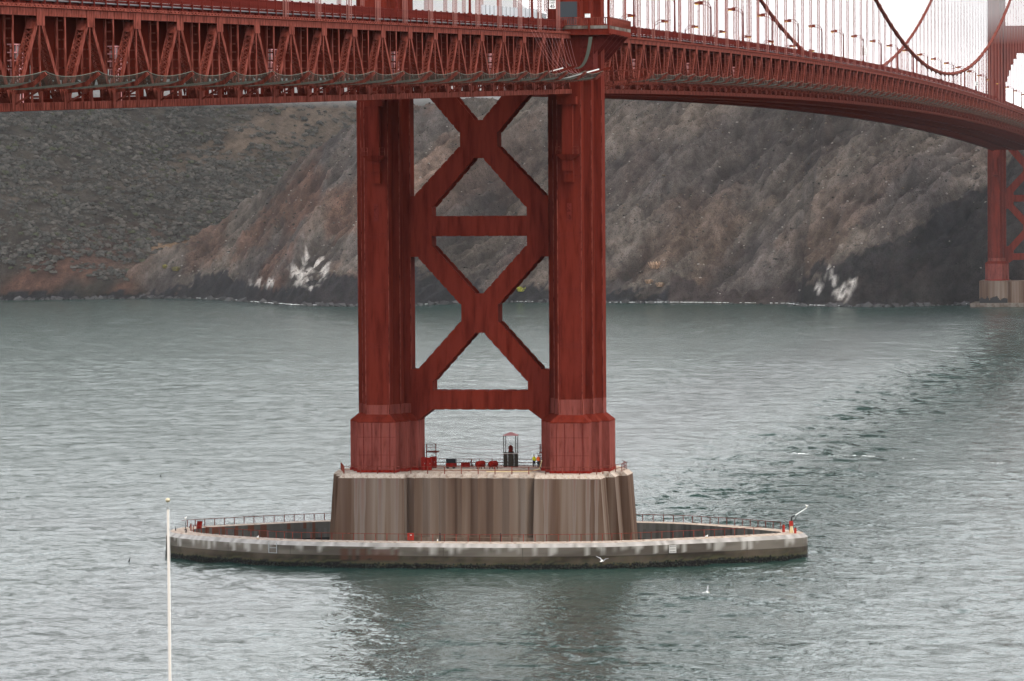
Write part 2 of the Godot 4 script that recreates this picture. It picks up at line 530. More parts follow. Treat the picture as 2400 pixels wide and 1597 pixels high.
func ground_full(x: float, w: float) -> Array:  # [height, landform, colour]
	var g := ground(x, w)
	var h := g.x
	var z := shore_z(x) - w
	var s := x * 0.7 + h * 0.72
	var t := -x * 0.7 + h * 0.72
	var strata := n_fine.get_noise_2d(s * 0.42, t * 2.3 + w * 0.2)
	var fine := n_fine.get_noise_2d(x * 1.7 + 400.0, z * 1.7)
	var p1 := n_patch.get_noise_2d(s * 0.45 + 100.0, t * 1.3)
	var p2 := n_patch.get_noise_2d(s * 0.8 - 300.0, t * 1.7)
	var p3 := n_patch.get_noise_2d(s * 5.0, t * 6.5 + w)
	var rib := n_hill.get_noise_2d(s * 0.6 + 900.0, t * 3.0)
	var c: Color
	if g.y > 0.5:
		h += (rib * 10.0 * clampf(w / 30.0, 0, 1) + strata * 2.6 + fine * 1.5 + n_fine.get_noise_2d(s * 1.3 + 70.0, t * 5.5) * 1.5) * clampf(w / 8.0, 0, 1)
		c = Color(0.112, 0.100, 0.096).lerp(Color(0.180, 0.158, 0.138), clampf(p1 * 1.6 + 0.45, 0, 1))
		var red := clampf((p2 + 0.13) * 3.2, 0, 1) * clampf(1.2 - absf(x + 345.0) / 120.0, 0.12, 1.0)
		c = c.lerp(Color(0.165, 0.088, 0.062), red * 0.75)
		if x > -200.0: c = c.lerp(Color(0.150, 0.098, 0.070), clampf((p2 + 0.05) * 2.5, 0, 1) * 0.6 * clampf(1.0 - (h - 10.0) / 60.0, 0, 1))
		c = c * (0.55 + 0.75 * clampf(strata * 0.6 + 0.5, 0, 1)) * (0.72 + 0.5 * clampf(fine * 0.6 + 0.5, 0, 1))
		c = c * (0.95 + 0.75 * rib)
		# dark wave-washed basalt along the shore and in the nose beside the far tower
		var nose := 0.66 * (x + 97.0) + 8.0 + 10.0 * p2 + 10.0 * p1 + 6.0 * p3 if x > -106.0 else -5.0
		var wet := 4.6 + 5.5 * p1 + 4.0 * p3 + 3.0 * fine + (4.0 if x < -250.0 and x > -400.0 else 0.0) + (4.0 if x < -262.0 and x > -320.0 else 0.0)
		var on_beach := absf(x + 131.0) < 30.0 and w < 12.0
		if h < nose: c = c.lerp(Color(0.026, 0.027, 0.031), 0.86)
		elif h < wet and not on_beach: c = c.lerp(Color(0.030, 0.032, 0.038), 0.92)
		if on_beach: c = Color(0.075, 0.062, 0.060)
		# droppings where the birds roost
		var lime := maxf(1.0 - Vector2((x + 322.0) / 14.0, (h - 15.0) / 9.0).length(), 0.75 - Vector2((x + 350.0) / 16.0, (h - 9.0) / 4.5).length())
		lime = maxf(lime, 0.8 - Vector2((x + 93.0 - h * 0.5) / 6.0, (h - 10.0) / 7.0).length())
		lime = maxf(lime, 0.85 - Vector2((x + 78.0) / 8.0, (h - 8.0) / 7.0).length())
		if lime > 0.0: c = c.lerp(Color(0.80, 0.79, 0.76), clampf((p3 * 1.2 + n_fine.get_noise_2d(s * 5.0, t * 7.0) * 0.9 + lime * 0.9 - 0.62) * 2.4, 0, 1) * 0.8)
	else:
		h += fine * 0.7 * clampf(w / 8.0, 0, 1)
		c = Color(0.062, 0.058, 0.050).lerp(Color(0.088, 0.078, 0.066), clampf(p1 + 0.5, 0, 1))
		var low := clampf(1.0 - (h - 14.0) / 26.0, 0, 1)
		c = c.lerp(Color(0.150, 0.080, 0.058), clampf((p2 + 0.12) * 2.2, 0, 1) * low * 0.85)
		var bare := clampf(1.2 - Vector2((x + 455.0 - h * 0.35) / 34.0, (h - 95.0) / 42.0).length(), 0, 1)
		c = c.lerp(Color(0.175, 0.140, 0.110), clampf(bare * 1.6 + p1 * 0.7 - 0.15, 0, 1))
		if Vector2((x + 421.0) / 12.0, (h - 22.0) / 5.0).length() < 1.0 + p3: c = Color(0.26, 0.18, 0.115)
		if h < 3.6 + 4.0 * p1 + 3.0 * p3: c = Color(0.028, 0.029, 0.033)
	return [h, g.y, c * (0.76 + 0.55 * p3)]

func build_headland() -> void:
	var xs := []
	var x := -760.0
	while x <= 240.0:
		xs.append(x)
		x += 1.35 if x > -545.0 and x < 44.0 else 7.0
	var ws := []
	var w := -5.0
	while w < 1300.0:
		ws.append(w)
		w += 1.0 if w < 40.0 else (1.45 if w < 290.0 else (11.0 if w < 700.0 else 60.0))
	var pos := PackedVector3Array()
	var col := PackedColorArray()
	for ww in ws:
		for xx in xs:
			var g := ground_full(xx, ww)
			pos.append(Vector3(xx, g[0], shore_z(xx) - ww))
			col.append(g[2])
	structure("headland", grid_mesh(pos, xs.size(), col), M.terrain, "steep rock and scrub headland across the strait behind the bridge", "hillside")
	# coastal scrub: clumps of small leaf faces
	var cm := MB.new()
	var r := RandomNumberGenerator.new()
	r.seed = 8
	for i in 34:
		var d := Vector3(r.randfn(), absf(r.randfn()) * 0.75, r.randfn()).normalized() * r.randf_range(0.55, 1.0)
		var u := d.cross(Vector3(r.randfn(), r.randfn(), r.randfn())).normalized() * r.randf_range(0.18, 0.38)
		var q := d.cross(u).normalized() * r.randf_range(0.18, 0.38)
		cm.quad(d - u - q, d + u - q * 0.6, d + u * 0.8 + q, d - u * 0.7 + q)
	var clump := cm.done()
	var xf := []
	var cc := []
	var tries := 0
	while xf.size() < 24000 and tries < 90000:
		tries += 1
		var bx := rng.randf_range(-545, -255)
		var bw := rng.randf_range(8, 420)
		var gg := ground(bx, bw)
		if gg.y > 0.5: continue
		var full := ground_full(bx, bw)
		var tint: Color = full[2]
		if tint.r > 0.105 and rng.randf() > 0.10: continue
		if full[0] < 7.0: continue
		var sz := 0.5 + 1.9 * pow(rng.randf(), 2.2)
		if n_patch.get_noise_2d(bx * 3.0, bw * 3.0) + rng.randf_range(-0.25, 0.25) < -0.12: continue
		xf.append(Transform3D(Basis.from_euler(Vector3(0, rng.randf() * TAU, 0)).scaled(Vector3(sz, sz * rng.randf_range(0.55, 0.95), sz)), Vector3(bx, full[0] - sz * 0.1, shore_z(bx) - bw)))
		var k := rng.randf()
		var gc := Color(0.040, 0.040, 0.036).lerp(Color(0.092, 0.084, 0.074), k * k)
		if rng.randf() < 0.06: gc = Color(0.050, 0.054, 0.032)
		cc.append(gc)
	scatter("scrub", clump, M.leaf, xf, cc, "dense grey green coastal scrub covering the hillside behind the bridge's left side", "scrub")
	# scattered shrubs and rock debris on the headland
	xf = []
	cc = []
	for i in 7000:
		var bx := rng.randf_range(-415, -20)
		var bw := rng.randf_range(6, 210)
		var full := ground_full(bx, bw)
		if full[1] < 0.5: continue
		var dark: bool = full[2].r < 0.06
		if dark and rng.randf() > 0.15: continue
		var sz := rng.randf_range(0.25, 0.75)
		xf.append(Transform3D(Basis.from_euler(Vector3(rng.randf(), rng.randf() * TAU, rng.randf())).scaled(Vector3(sz, sz * 0.7, sz * 1.1)), Vector3(bx, full[0], shore_z(bx) - bw)))
		var k := rng.randf()
		cc.append(Color(0.17, 0.155, 0.14) if k < 0.18 else (Color(0.030, 0.030, 0.027) if k < 0.75 else Color(0.085, 0.065, 0.05)))
	scatter("rock_debris", stone_mesh(4), M.tinted, xf, cc, "loose stones and low dry brush strewn over the rock headland", "rocks")
	# boulders along the waterline
	xf = []
	cc = []
	for i in 900:
		var bx := rng.randf_range(-540, 10)
		var bw := rng.randfn() * 2.2 - 0.5
		var sz := 0.4 + 2.0 * pow(rng.randf(), 3.0)
		if absf(bx + 131.0) < 28.0: sz *= 0.35
		xf.append(Transform3D(Basis.from_euler(Vector3(rng.randf(), rng.randf() * TAU, rng.randf())).scaled(Vector3(sz * 1.3, sz * 0.9, sz)), Vector3(bx, 0.1, shore_z(bx) - bw)))
		cc.append(Color(0.035, 0.034, 0.035) * rng.randf_range(0.7, 1.7))
	scatter("shore_rocks", stone_mesh(9), M.tinted, xf, cc, "dark wet boulders lining the far waterline", "rocks")
	build_shore_plants()
	# surf breaking along the far shore
	var f := MB.new()
	for i in 1000:
		var sx := rng.randf_range(-432.0, -2.0)
		var n := n_patch.get_noise_1d(sx * 1.3) * 1.2 - 0.02
		if sx > -235.0 and sx < -98.0: n += 0.30
		if n < rng.randf() * 0.5: continue
		var c := Vector3(sx, 0.45, shore_z(sx) + absf(rng.randfn()) * 1.6 + 0.3)
		var l := rng.randf_range(0.15, 0.7)
		var wd := rng.randf_range(0.1, 0.7)
		f.quad(c + Vector3(-l, 0, wd), c + Vector3(l, 0.02, wd * 0.8), c + Vector3(l * 0.8, 0.12, -wd), c + Vector3(-l, 0.1, -wd * 0.7))
	tag(part(self, "surf", f.done(), M.foam), "white surf line breaking along the far rocky shore", "surf", "", "stuff")

func stone_mesh(sd: int) -> ArrayMesh:
	var r := RandomNumberGenerator.new()
	r.seed = sd
	var b := MB.new()
	var top := Vector3(0, 0.9, 0)
	var bot := Vector3(0, -0.6, 0)
	var ring := []
	for k in 6:
		var a := TAU * k / 6.0
		ring.append(Vector3(cos(a), r.randf_range(-0.3, 0.35), -sin(a)) * r.randf_range(0.75, 1.2))
	for k in 6:
		b.tri(ring[k], ring[(k + 1) % 6], top)
		b.tri(ring[(k + 1) % 6], ring[k], bot)
	return b.done()

func scatter(called: String, mesh: Mesh, m: Material, xf: Array, cc: Array, label: String, category: String) -> void:
	var mm := MultiMesh.new()
	mm.transform_format = MultiMesh.TRANSFORM_3D
	mm.use_colors = true
	mm.mesh = mesh
	mm.instance_count = xf.size()
	for i in xf.size():
		mm.set_instance_transform(i, xf[i])
		mm.set_instance_color(i, cc[i])
	var o := MultiMeshInstance3D.new()
	o.name = called
	o.multimesh = mm
	o.material_override = m
	add_child(o, true)
	tag(o, label, category, "", "stuff")

# plants that stand out one by one on the far shore
func build_shore_plants() -> void:
	for d in [[-169.0, 13.0, 2.6, Color(0.40, 0.27, 0.18), "large pale pampas grass clump low on the rock slope right of the tower"],
			[-171.0, 6.5, 1.5, Color(0.36, 0.24, 0.15), "small pampas tuft just below the large pampas clump, to its left"],
			[-166.0, 6.5, 1.6, Color(0.36, 0.25, 0.17), "small pampas tuft just below the large pampas clump, to its right"],
			[-231.0, 4.0, 1.7, Color(0.42, 0.42, 0.06), "bright yellow green bush at the waterline between the tower legs"],
			[-418.0, 13.0, 1.5, Color(0.20, 0.18, 0.05), "round yellowish bush low beside the gully on the left shore"],
			[-412.0, 12.0, 1.7, Color(0.18, 0.16, 0.05), "round olive bush right of the yellowish gully bush"]]:
		var x: float = d[0]
		var w := 2.0
		while ground(x, w).x < d[1] and w < 80.0: w += 0.5
		var t := thing("shore_bush", d[4], "plant", Vector3(x, ground_full(x, w)[0] - 0.3, shore_z(x) - w), 0.0, "single plants on the far shore")
		var b := MB.new()
		b.colored = true
		var sz: float = d[2]
		for i in 120:
			var a := rng.randf() * TAU
			var e := rng.randf_range(0.25, 1.0)
			var o := Vector3(cos(a) * rng.randf() * 1.2, 0, sin(a) * rng.randf()) * sz * 0.8
			var tip := o + Vector3(cos(a) * 0.5, e * 1.3, sin(a) * 0.4) * sz
			var wd := Vector3(-sin(a), 0, cos(a)) * sz * 0.10
			b.col = d[3] * rng.randf_range(0.5, 1.2)
			b.tri(o - wd, o + wd, o.lerp(tip, 0.7) + wd)
			b.quad(o.lerp(tip, 0.6) - wd, o.lerp(tip, 0.6) + wd, tip + wd * 0.6, tip - wd * 0.6)
		part(t, "foliage", b.done(), M.leaf)

func build_south_shore() -> void:
	var pos := PackedVector3Array()
	var col := PackedColorArray()
	for r in 24:
		for k in 30:
			var x := -150.0 + k * 18.0
			var z := 650.0 - r * 12.0
			var y := maxf(-3.0, 50.3 - 0.205 * (625.0 - z)) if z < 625.0 else 50.4
			pos.append(Vector3(x, y, z))
			col.append(Color(0.06, 0.065, 0.04))
	structure("shore_slope", grid_mesh(pos, 30, col), M.tinted, "grassy near shore slope below the viewpoint", "ground")

# low cloud resting on the headland and the far tower
func build_fog() -> void:
	for d in [[Vector3(-300, 245, -1850), Vector3(1700, 300, 1020), 0.0017], [Vector3(-200, 255, -1150), Vector3(1400, 290, 460), 0.0013], [Vector3(-250, 46.5, -1350), Vector3(1500, 97, 2200), 0.000014]]:
		var f := FogVolume.new()
		f.name = numbered(self, "fog_bank")
		f.shape = RenderingServer.FOG_VOLUME_SHAPE_BOX
		f.position = d[0]
		f.size = d[1]
		var m := FogMaterial.new()
		m.density = d[2]
		m.albedo = Color(1, 1, 1)
		f.material = m
		add_child(f, true)
		tag(f, "bank of white sea fog lying over the headland behind the bridge" if d[2] > 0.0015 else ("thin sea fog drifting around the far tower top" if d[2] > 0.0005 else "faint haze over the strait before the headland"), "fog", "", "stuff")

# ---------------------------------------------------------------- towers
func leg_ring(y: float, g: float, cx: float) -> PackedVector3Array:
	var a := [1.68 + g, 2.73 + g, 3.78 + g]
	var c := [6.8 + g, 4.0 + g, 1.55 + g]
	var q := [[a[0], c[0]], [a[0], c[1]], [a[1], c[1]], [a[1], c[2]], [a[2], c[2]]]
	var out := PackedVector3Array()
	for i in 5: out.append(Vector3(cx + q[i][0], y, q[i][1]))
	for i in 5: out.append(Vector3(cx + q[4 - i][0], y, -q[4 - i][1]))
	for i in 5: out.append(Vector3(cx - q[i][0], y, -q[i][1]))
	for i in 5: out.append(Vector3(cx - q[4 - i][0], y, q[4 - i][1]))
	return out

func arm_poly(a0: Vector2, a1: Vector2, b0: Vector2, b1: Vector2) -> PackedVector2Array:
	# a0-a1 one edge, b0-b1 the other; both edges scalloped where the lacing frames end
	var p := PackedVector2Array()
	for e in [[a0, a1, b0], [b1, b0, a1]]:
		var d: Vector2 = e[1] - e[0]
		var n := Vector2(d.y, -d.x).normalized()
		if n.dot(e[2] - e[0]) > 0.0: n = -n
		var k := int(d.length() / 1.35)
		for i in k:
			p.append(e[0] + d * (i / float(k)))
			p.append(e[0] + d * ((i + 0.12) / k) + n * 0.11)
			p.append(e[0] + d * ((i + 0.80) / k) + n * 0.13)
		p.append(e[1])
	return p

func make_tower() -> Node3D:
	var t := node(self, "bridge_tower")
	for s in [-1.0, 1.0]:
		var cx: float = s * 13.716
		var leg := node(t, "leg")
		var b := MB.new()
		b.loft([leg_ring(11.9, 1.16, cx), leg_ring(12.35, 1.16, cx)])
		part(leg, "base_plate", b.done(), M.paint_fresh)
		b = MB.new()
		b.loft([leg_ring(12.35, 1.07, cx), leg_ring(18.95, 1.07, cx)])
		part(leg, "pedestal", b.done(), M.paint_primer)
		b = MB.new()
		b.loft([leg_ring(18.95, 1.10, cx), leg_ring(19.08, 1.10, cx), leg_ring(20.05, 0.03, cx)])
		part(leg, "shoulder", b.done(), M.paint)
		b = MB.new()
		b.loft([leg_ring(20.05, 0.0, cx), leg_ring(21.8 + s * 0.4, 0.0, cx)], false)
		part(leg, "primed_band", b.done(), M.paint_primer)
		b = MB.new()
		b.loft([leg_ring(21.8 + s * 0.4, 0.004, cx), leg_ring(78.0, 0.0, cx), leg_ring(227.0, -0.25, cx)])
		part(leg, "shaft", b.done(), M.paint)
		# splice plates and rivet strips
		for y in [29.5, 29.92, 37.2, 37.62, 45.0, 45.42, 53.4]:
			b = MB.new()
			b.box(Vector3(cx - 1.66, y, 6.804), Vector3(cx + 1.66, y + 0.05, 6.834))
			part(leg, "splice_plate", b.done(), M.paint_dark)
		for y in [14.4, 16.9]:
			b = MB.new()
			b.box(Vector3(cx - 2.75, y, 7.874), Vector3(cx + 2.75, y + 0.05, 7.90))
			part(leg, "splice_plate", b.done(), M.paint_dark)
		for xx in [-1.42, 1.36]:
			b = MB.new()
			b.box(Vector3(cx + xx, 20.2, 6.804), Vector3(cx + xx + 0.06, 64.0, 6.83))
			part(leg, "rivet_strip", b.done(), M.paint_dark)
		for xx in [-1.9, -0.7, 0.6, 1.85]:
			b = MB.new()
			b.box(Vector3(cx + xx, 12.4, 7.874), Vector3(cx + xx + 0.09, 18.9, 7.896))
			part(leg, "rivet_strip", b.done(), M.paint_dark)
		for k in 3:  # edge angles running up the re-entrant corners
			b = MB.new()
			var ex: float = [1.68, 2.73, 3.78][k]
			var ez: float = [6.8, 4.0, 1.55][k]
			for sx in [-1.0, 1.0]:
				b.box(Vector3(cx + sx * ex - 0.06, 20.1, ez - 0.02), Vector3(cx + sx * ex + 0.06, 64.0, ez + 0.05))
			part(leg, "corner_angle", b.done(), M.paint_truss)
		# bearing column under the truss end, with its railed landing and stepped corbel
		var br := node(leg, "bearing_bracket")
		b = MB.new()
		b.box(Vector3(cx - 0.72, 56.4, 6.78), Vector3(cx + 0.72, 64.4, 8.3))
		b.box(Vector3(cx - 1.3, 63.3, 6.78), Vector3(cx + 1.3, 64.4, 8.5))
		part(br, "column", b.done(), M.paint)
		b = MB.new()
		b.hexa([Vector3(cx - 0.75, 55.6, 8.3), Vector3(cx + 0.75, 55.6, 8.3), Vector3(cx + 0.75, 55.6, 6.78), Vector3(cx - 0.75, 55.6, 6.78), Vector3(cx - 1.6, 56.4, 8.7), Vector3(cx + 1.6, 56.4, 8.7), Vector3(cx + 1.6, 56.4, 6.78), Vector3(cx - 1.6, 56.4, 6.78)])
		b.box(Vector3(cx - 0.75, 54.1, 6.78), Vector3(cx + 0.75, 55.55, 8.1))
		b.box(Vector3(cx - 0.6, 52.5, 6.78), Vector3(cx + 0.75, 54.05, 7.7))
		part(br, "corbel", b.done(), M.paint)
		for sx in [-1.0, 1.0]:
			b = MB.new()
			for q in [0.0, 0.75]:
				b.box(Vector3(cx + sx * (0.85 + q) - 0.04, 56.4, 8.5), Vector3(cx + sx * (0.85 + q) + 0.04, 57.5, 8.58))
			for hh in [56.95, 57.45]:
				b.box(Vector3(minf(cx + sx * 0.81, cx + sx * 1.64), hh, 8.5), Vector3(maxf(cx + sx * 0.81, cx + sx * 1.64), hh + 0.06, 8.58))
			part(br, "landing_rail", b.done(), M.paint_truss)
		b = MB.new()
		b.box(Vector3(cx - 0.33, 47.2, 6.81), Vector3(cx + 0.33, 49.6, 6.88))
		part(leg, "hatch", b.done(), M.paint_dark)
	# cross bracing: plates on both faces, box section between
	var zf := 1.75
	var gus := {"gusset_upper": [Vector2(-0.66, 61.35), Vector2(0.66, 61.35), Vector2(2.65, 59.62), Vector2(2.65, 57.62), Vector2(0.73, 56.0), Vector2(-0.73, 56.0), Vector2(-2.65, 57.62), Vector2(-2.65, 59.62)],
		"gusset_lower": [Vector2(-0.62, 36.88), Vector2(0.62, 36.88), Vector2(2.63, 35.4), Vector2(2.63, 32.97), Vector2(0.7, 31.36), Vector2(-0.7, 31.36), Vector2(-2.63, 32.97), Vector2(-2.63, 35.4)]}
	for k in gus:
		var b := MB.new()
		b.prism(PackedVector2Array(gus[k]), -zf - 0.03, zf + 0.03)
		part(t, "gusset", b.done(), M.paint)
	for s in [-1.0, 1.0]:
		var b := MB.new()
		for q in [[Vector2(9.94, 50.7), Vector2(9.2, 50.7), Vector2(6.83, 49.1), Vector2(6.83, 43.65), Vector2(8.76, 42.1), Vector2(9.94, 42.1)], [Vector2(9.94, 26.23), Vector2(8.77, 26.23), Vector2(6.83, 24.57), Vector2(6.83, 20.6), Vector2(8.9, 19.05), Vector2(9.94, 19.05)]]:
			var p := PackedVector2Array()
			for v in q: p.append(Vector2(v.x * s, v.y))
			b = MB.new()
			b.prism(p, -zf - 0.03, zf + 0.03)
			part(t, "gusset", b.done(), M.paint)
		for q in [[Vector2(0.66, 61.35), Vector2(7.4, 69.3), Vector2(2.65, 59.62), Vector2(10.6, 68.9)], [Vector2(2.65, 57.62), Vector2(9.2, 50.7), Vector2(0.73, 56.0), Vector2(6.83, 49.1)],
				[Vector2(0.62, 36.88), Vector2(6.83, 43.65), Vector2(2.63, 35.4), Vector2(8.76, 42.1)], [Vector2(2.63, 32.97), Vector2(8.77, 26.23), Vector2(0.7, 31.36), Vector2(6.83, 24.57)]]:
			var p := arm_poly(Vector2(q[0].x * s, q[0].y), Vector2(q[1].x * s, q[1].y), Vector2(q[2].x * s, q[2].y), Vector2(q[3].x * s, q[3].y))
			var br := node(t, "brace")
			for zz in [[zf - 0.16, zf], [-zf, -zf + 0.16]]:
				b = MB.new()
				b.prism(p, zz[0], zz[1])
				part(br, "face_plate", b.done(), M.paint)
			b = MB.new()
			var m0 := Vector2((q[0].x + q[2].x) * 0.5 * s, (q[0].y + q[2].y) * 0.5)
			var m1 := Vector2((q[1].x + q[3].x) * 0.5 * s, (q[1].y + q[3].y) * 0.5)
			var core := PackedVector2Array()
			for v in [q[0], q[1], q[3], q[2]]:
				var w := Vector2(v.x * s, v.y)
				var mid: Vector2 = Geometry2D.get_closest_point_to_segment(w, m0, m1)
				core.append(w.lerp(mid, 0.2))
			b.prism(core, -zf + 0.16, zf - 0.16)
			part(br, "box_core", b.done(), M.paint)
	for y in [[45.08, 47.77], [20.58, 23.17]]:
		var b := MB.new()
		b.box(Vector3(-6.83, y[0], -zf + 0.02), Vector3(6.83, y[1], zf - 0.02))
		for k in 7:
			b.box(Vector3(-6.0 + k * 2.0 - 0.7, y[1], -zf + 0.1), Vector3(-6.0 + k * 2.0 + 0.7, y[1] + 0.08, zf - 0.1))
			b.box(Vector3(-6.0 + k * 2.0 - 0.7, y[0] - 0.08, -zf + 0.1), Vector3(-6.0 + k * 2.0 + 0.7, y[0], zf - 0.1))
		part(t, "strut", b.done(), M.paint)
	# portal struts above the roadway with stepped corner brackets
	for y in [[107.5, 119.0], [150.0, 160.0], [187.0, 196.0], [218.0, 226.0]]:
		var b := MB.new()
		b.box(Vector3(-10.0, y[0], -2.6), Vector3(10.0, y[1], 2.6))
		b.box(Vector3(-10.0, y[0] + 0.8, 2.6), Vector3(10.0, y[0] + 1.2, 2.9))
		for s in [-1.0, 1.0]:
			for k in 5:
				var x0: float = s * 10.0
				var x1: float = s * (10.0 - [4.6, 3.2, 2.2, 1.4, 0.7][k])
				b.box(Vector3(minf(x0, x1), y[0] - 2.4 * (k + 1), -2.5), Vector3(maxf(x0, x1), y[0] - 2.4 * k, 2.5))
		part(t, "portal_strut", b.done(), M.paint)
	return t

func build_towers() -> void:
	var t := make_tower()
	tag(t, "near red steel bridge tower with two stepped legs and X bracing", "bridge tower", "bridge towers")
	var far := t.duplicate()
	far.name = "bridge_tower_001"
	add_child(far)
	far.position = Vector3(0, -1.1, -1280)
	tag(far, "far hazy red bridge tower cut off by the right edge", "bridge tower", "bridge towers")
	# louvred doorway in the near tower's east leg above the roadway
	var b := MB.new()
	b.box(Vector3(12.25, 74.2, 6.79), Vector3(15.0, 77.6, 6.86))
	part(t, "louvred_door", b.done(), M.louver)

# ---------------------------------------------------------------- piers
func pier_ring(y: float, g: float) -> PackedVector3Array:
	var out := PackedVector3Array()
	var F := 10.6 + g
	var half := [[9.3 - g * 0.2, F], [18.3 + g, F], [18.3 + g, 6.4], [19.6 + g, 6.4], [19.6 + g, 2.6], [20.8 + g, 2.6]]
	for i in 6: out.append(Vector3(half[i][0], y, half[i][1]))
	for i in 5: out.append(Vector3(half[5 - i][0], y, -half[5 - i][1]))
	out.append(Vector3(9.3 - g * 0.2, y, -F))
	out.append(Vector3(9.0, y, -8.2))
	out.append(Vector3(-9.0, y, -8.2))
	for i in 6: out.append(Vector3(-half[i][0], y, -half[i][1]))
	for i in 5: out.append(Vector3(-half[5 - i][0], y, half[5 - i][1]))
	out.append(Vector3(-(9.3 - g * 0.2), y, F))
	# corrugated recess between the two blocks
	var n := 16
	for k in range(0, n + 1):
		out.append(Vector3(-9.0 + 18.0 * k / n, y, 10.0 + g * 0.7 if k % 2 == 1 else 9.25 + g * 0.7))
	return out

func build_piers() -> void:
	var p := thing("bridge_pier", "weathered concrete pier carrying the near tower inside the oval fender", "pier")
	var b := MB.new()
	b.loft([pier_ring(-3.0, 1.3), pier_ring(2.0, 0.95), pier_ring(11.35, 0.25)], false)
	part(p, "pier_body", b.done(), M.concrete)
	b = MB.new()
	b.loft([pier_ring(11.35, 0.27), pier_ring(11.42, 0.27), pier_ring(11.95, -0.35)])
	part(p, "pier_cap", b.done(), M.concrete_pale)
	b = MB.new()  # plain plinth under the corrugated face
	b.box(Vector3(-9.25, -3.0, 7.0), Vector3(9.25, 3.15, 10.95))
	part(p, "plinth", b.done(), M.concrete)
	for st in [[-16.0, 0.35], [-15.1, 0.5], [-12.6, 0.4], [-10.2, 0.25], [10.9, 0.4], [14.9, 0.3], [16.8, 0.35], [18.0, 0.3]]:  # rust runs below the railing posts
		b = MB.new()
		b.colored = true
		var edge := Color(0.124, 0.099, 0.083)
		for r in 12:
			for k in 2:
				var y0 := 11.3 - r * 0.72
				var y1 := y0 - 0.72
				var w0: float = st[1] * (1.0 - r * 0.035 + 0.10 * sin(r * 0.9 + st[0]))
				var w1: float = st[1] * (1.0 - (r + 1) * 0.035 + 0.10 * sin((r + 1) * 0.9 + st[0]))
				var f0 := 10.6 + 0.25 + (11.35 - y0) * 0.0749 + 0.012
				var f1 := 10.6 + 0.25 + (11.35 - y1) * 0.0749 + 0.012
				var rust := Color(0.115, 0.070, 0.055).lerp(edge, r / 12.0)
				var xa: float = st[0] - w0 + k * w0
				var xb: float = st[0] - w1 + k * w1
				var ca := edge if k == 0 else rust
				var cb := rust if k == 0 else edge
				b.tri_c(Vector3(xb, y1, f1), Vector3(xb + w1, y1, f1), Vector3(xa + w0, y0, f0), ca, cb, cb)
				b.tri_c(Vector3(xb, y1, f1), Vector3(xa + w0, y0, f0), Vector3(xa, y0, f0), ca, cb, ca)
		part(p, "rust_stain", b.done(), M.tinted)
	var q := thing("bridge_pier", "stained concrete pier under the far tower at the right edge", "pier", Vector3(0, 0, -1280))
	for s in [-1.0, 1.0]:
		b = MB.new()
		b.box(Vector3(s * 14.5 - 5.9, 1.5, -11.5), Vector3(s * 14.5 + 5.9, 10.8, 11.5))
		part(q, "pier_body", b.done(), M.concrete)
	b = MB.new()
	b.box(Vector3(-9, 1.5, -9.5), Vector3(9, 10.6, 9.5))
	part(q, "link_wall", b.done(), M.concrete)
	b = MB.new()
	b.box(Vector3(-24, -3.0, -15), Vector3(24, 1.5, 16))
	part(q, "footing", b.done(), M.concrete_grey)
	for s in [-1.0, 1.0]:
		b = MB.new()
		b.colored = true
		for i in 26:
			var x0: float = s * 14.5 - 5.9 + i * 11.8 / 26.0
			b.col = Color(0.02, 0.022, 0.02)
			var top := 3.6 + 1.5 * n_patch.get_noise_1d(i * 9.0 + s * 50.0)
			b.quad(Vector3(x0, 1.45, 11.52), Vector3(x0 + 11.8 / 26.0, 1.45, 11.52), Vector3(x0 + 11.8 / 26.0, top, 11.52), Vector3(x0, top + 0.3 * sin(i * 2.0), 11.52))
		part(q, "algae_stain", b.done(), M.tinted)

# ---------------------------------------------------------------- fender
func fender_outline() -> PackedVector2Array:  # x, z of the outer face, counter-clockwise seen from above (near side left to right first)
	var near := [[-44.7, 3.0], [-44.5, 7.0], [-42.6, 11.2], [-38.2, 15.6], [-30.3, 20.6], [-23.2, 23.8], [-13.0, 25.3], [0.0, 25.7], [9.0, 25.4], [21.8, 22.6], [30.8, 17.0], [39.9, 10.4], [44.6, 6.2], [46.2, 3.6]]
	var far := [[46.0, 0.6], [43.6, -3.0], [33.0, -12.2], [24.0, -16.8], [10.0, -18.6], [-10.0, -18.4], [-25.0, -16.4], [-34.0, -10.2], [-40.6, -4.2], [-43.9, -0.6]]
	var c := Curve2D.new()
	var all: Array = near + far
	for i in all.size():
		var p := Vector2(all[i][0], all[i][1])
		var a := Vector2(all[(i + all.size() - 1) % all.size()][0], all[(i + all.size() - 1) % all.size()][1])
		var d := Vector2(all[(i + 1) % all.size()][0], all[(i + 1) % all.size()][1])
		var tn := (d - a) * 0.16
		c.add_point(p, -tn, tn)
	c.add_point(Vector2(all[0][0], all[0][1]), -(Vector2(all[1][0], all[1][1]) - Vector2(all[-1][0], all[-1][1])) * 0.16, Vector2.ZERO)
	c.bake_interval = 0.25
	var out := PackedVector2Array()
	var L := c.get_baked_length()
	var n := 400
	for i in n: out.append(c.sample_baked(L * i / n, true))
	return out

var fender_pts := PackedVector2Array()
var fender_nrm := PackedVector2Array()

func fp(i: int, inset: float, y: float) -> Vector3:
	var k := posmod(i, fender_pts.size())
	var p := fender_pts[k] - fender_nrm[k] * inset
	return Vector3(p.x, y, p.y)

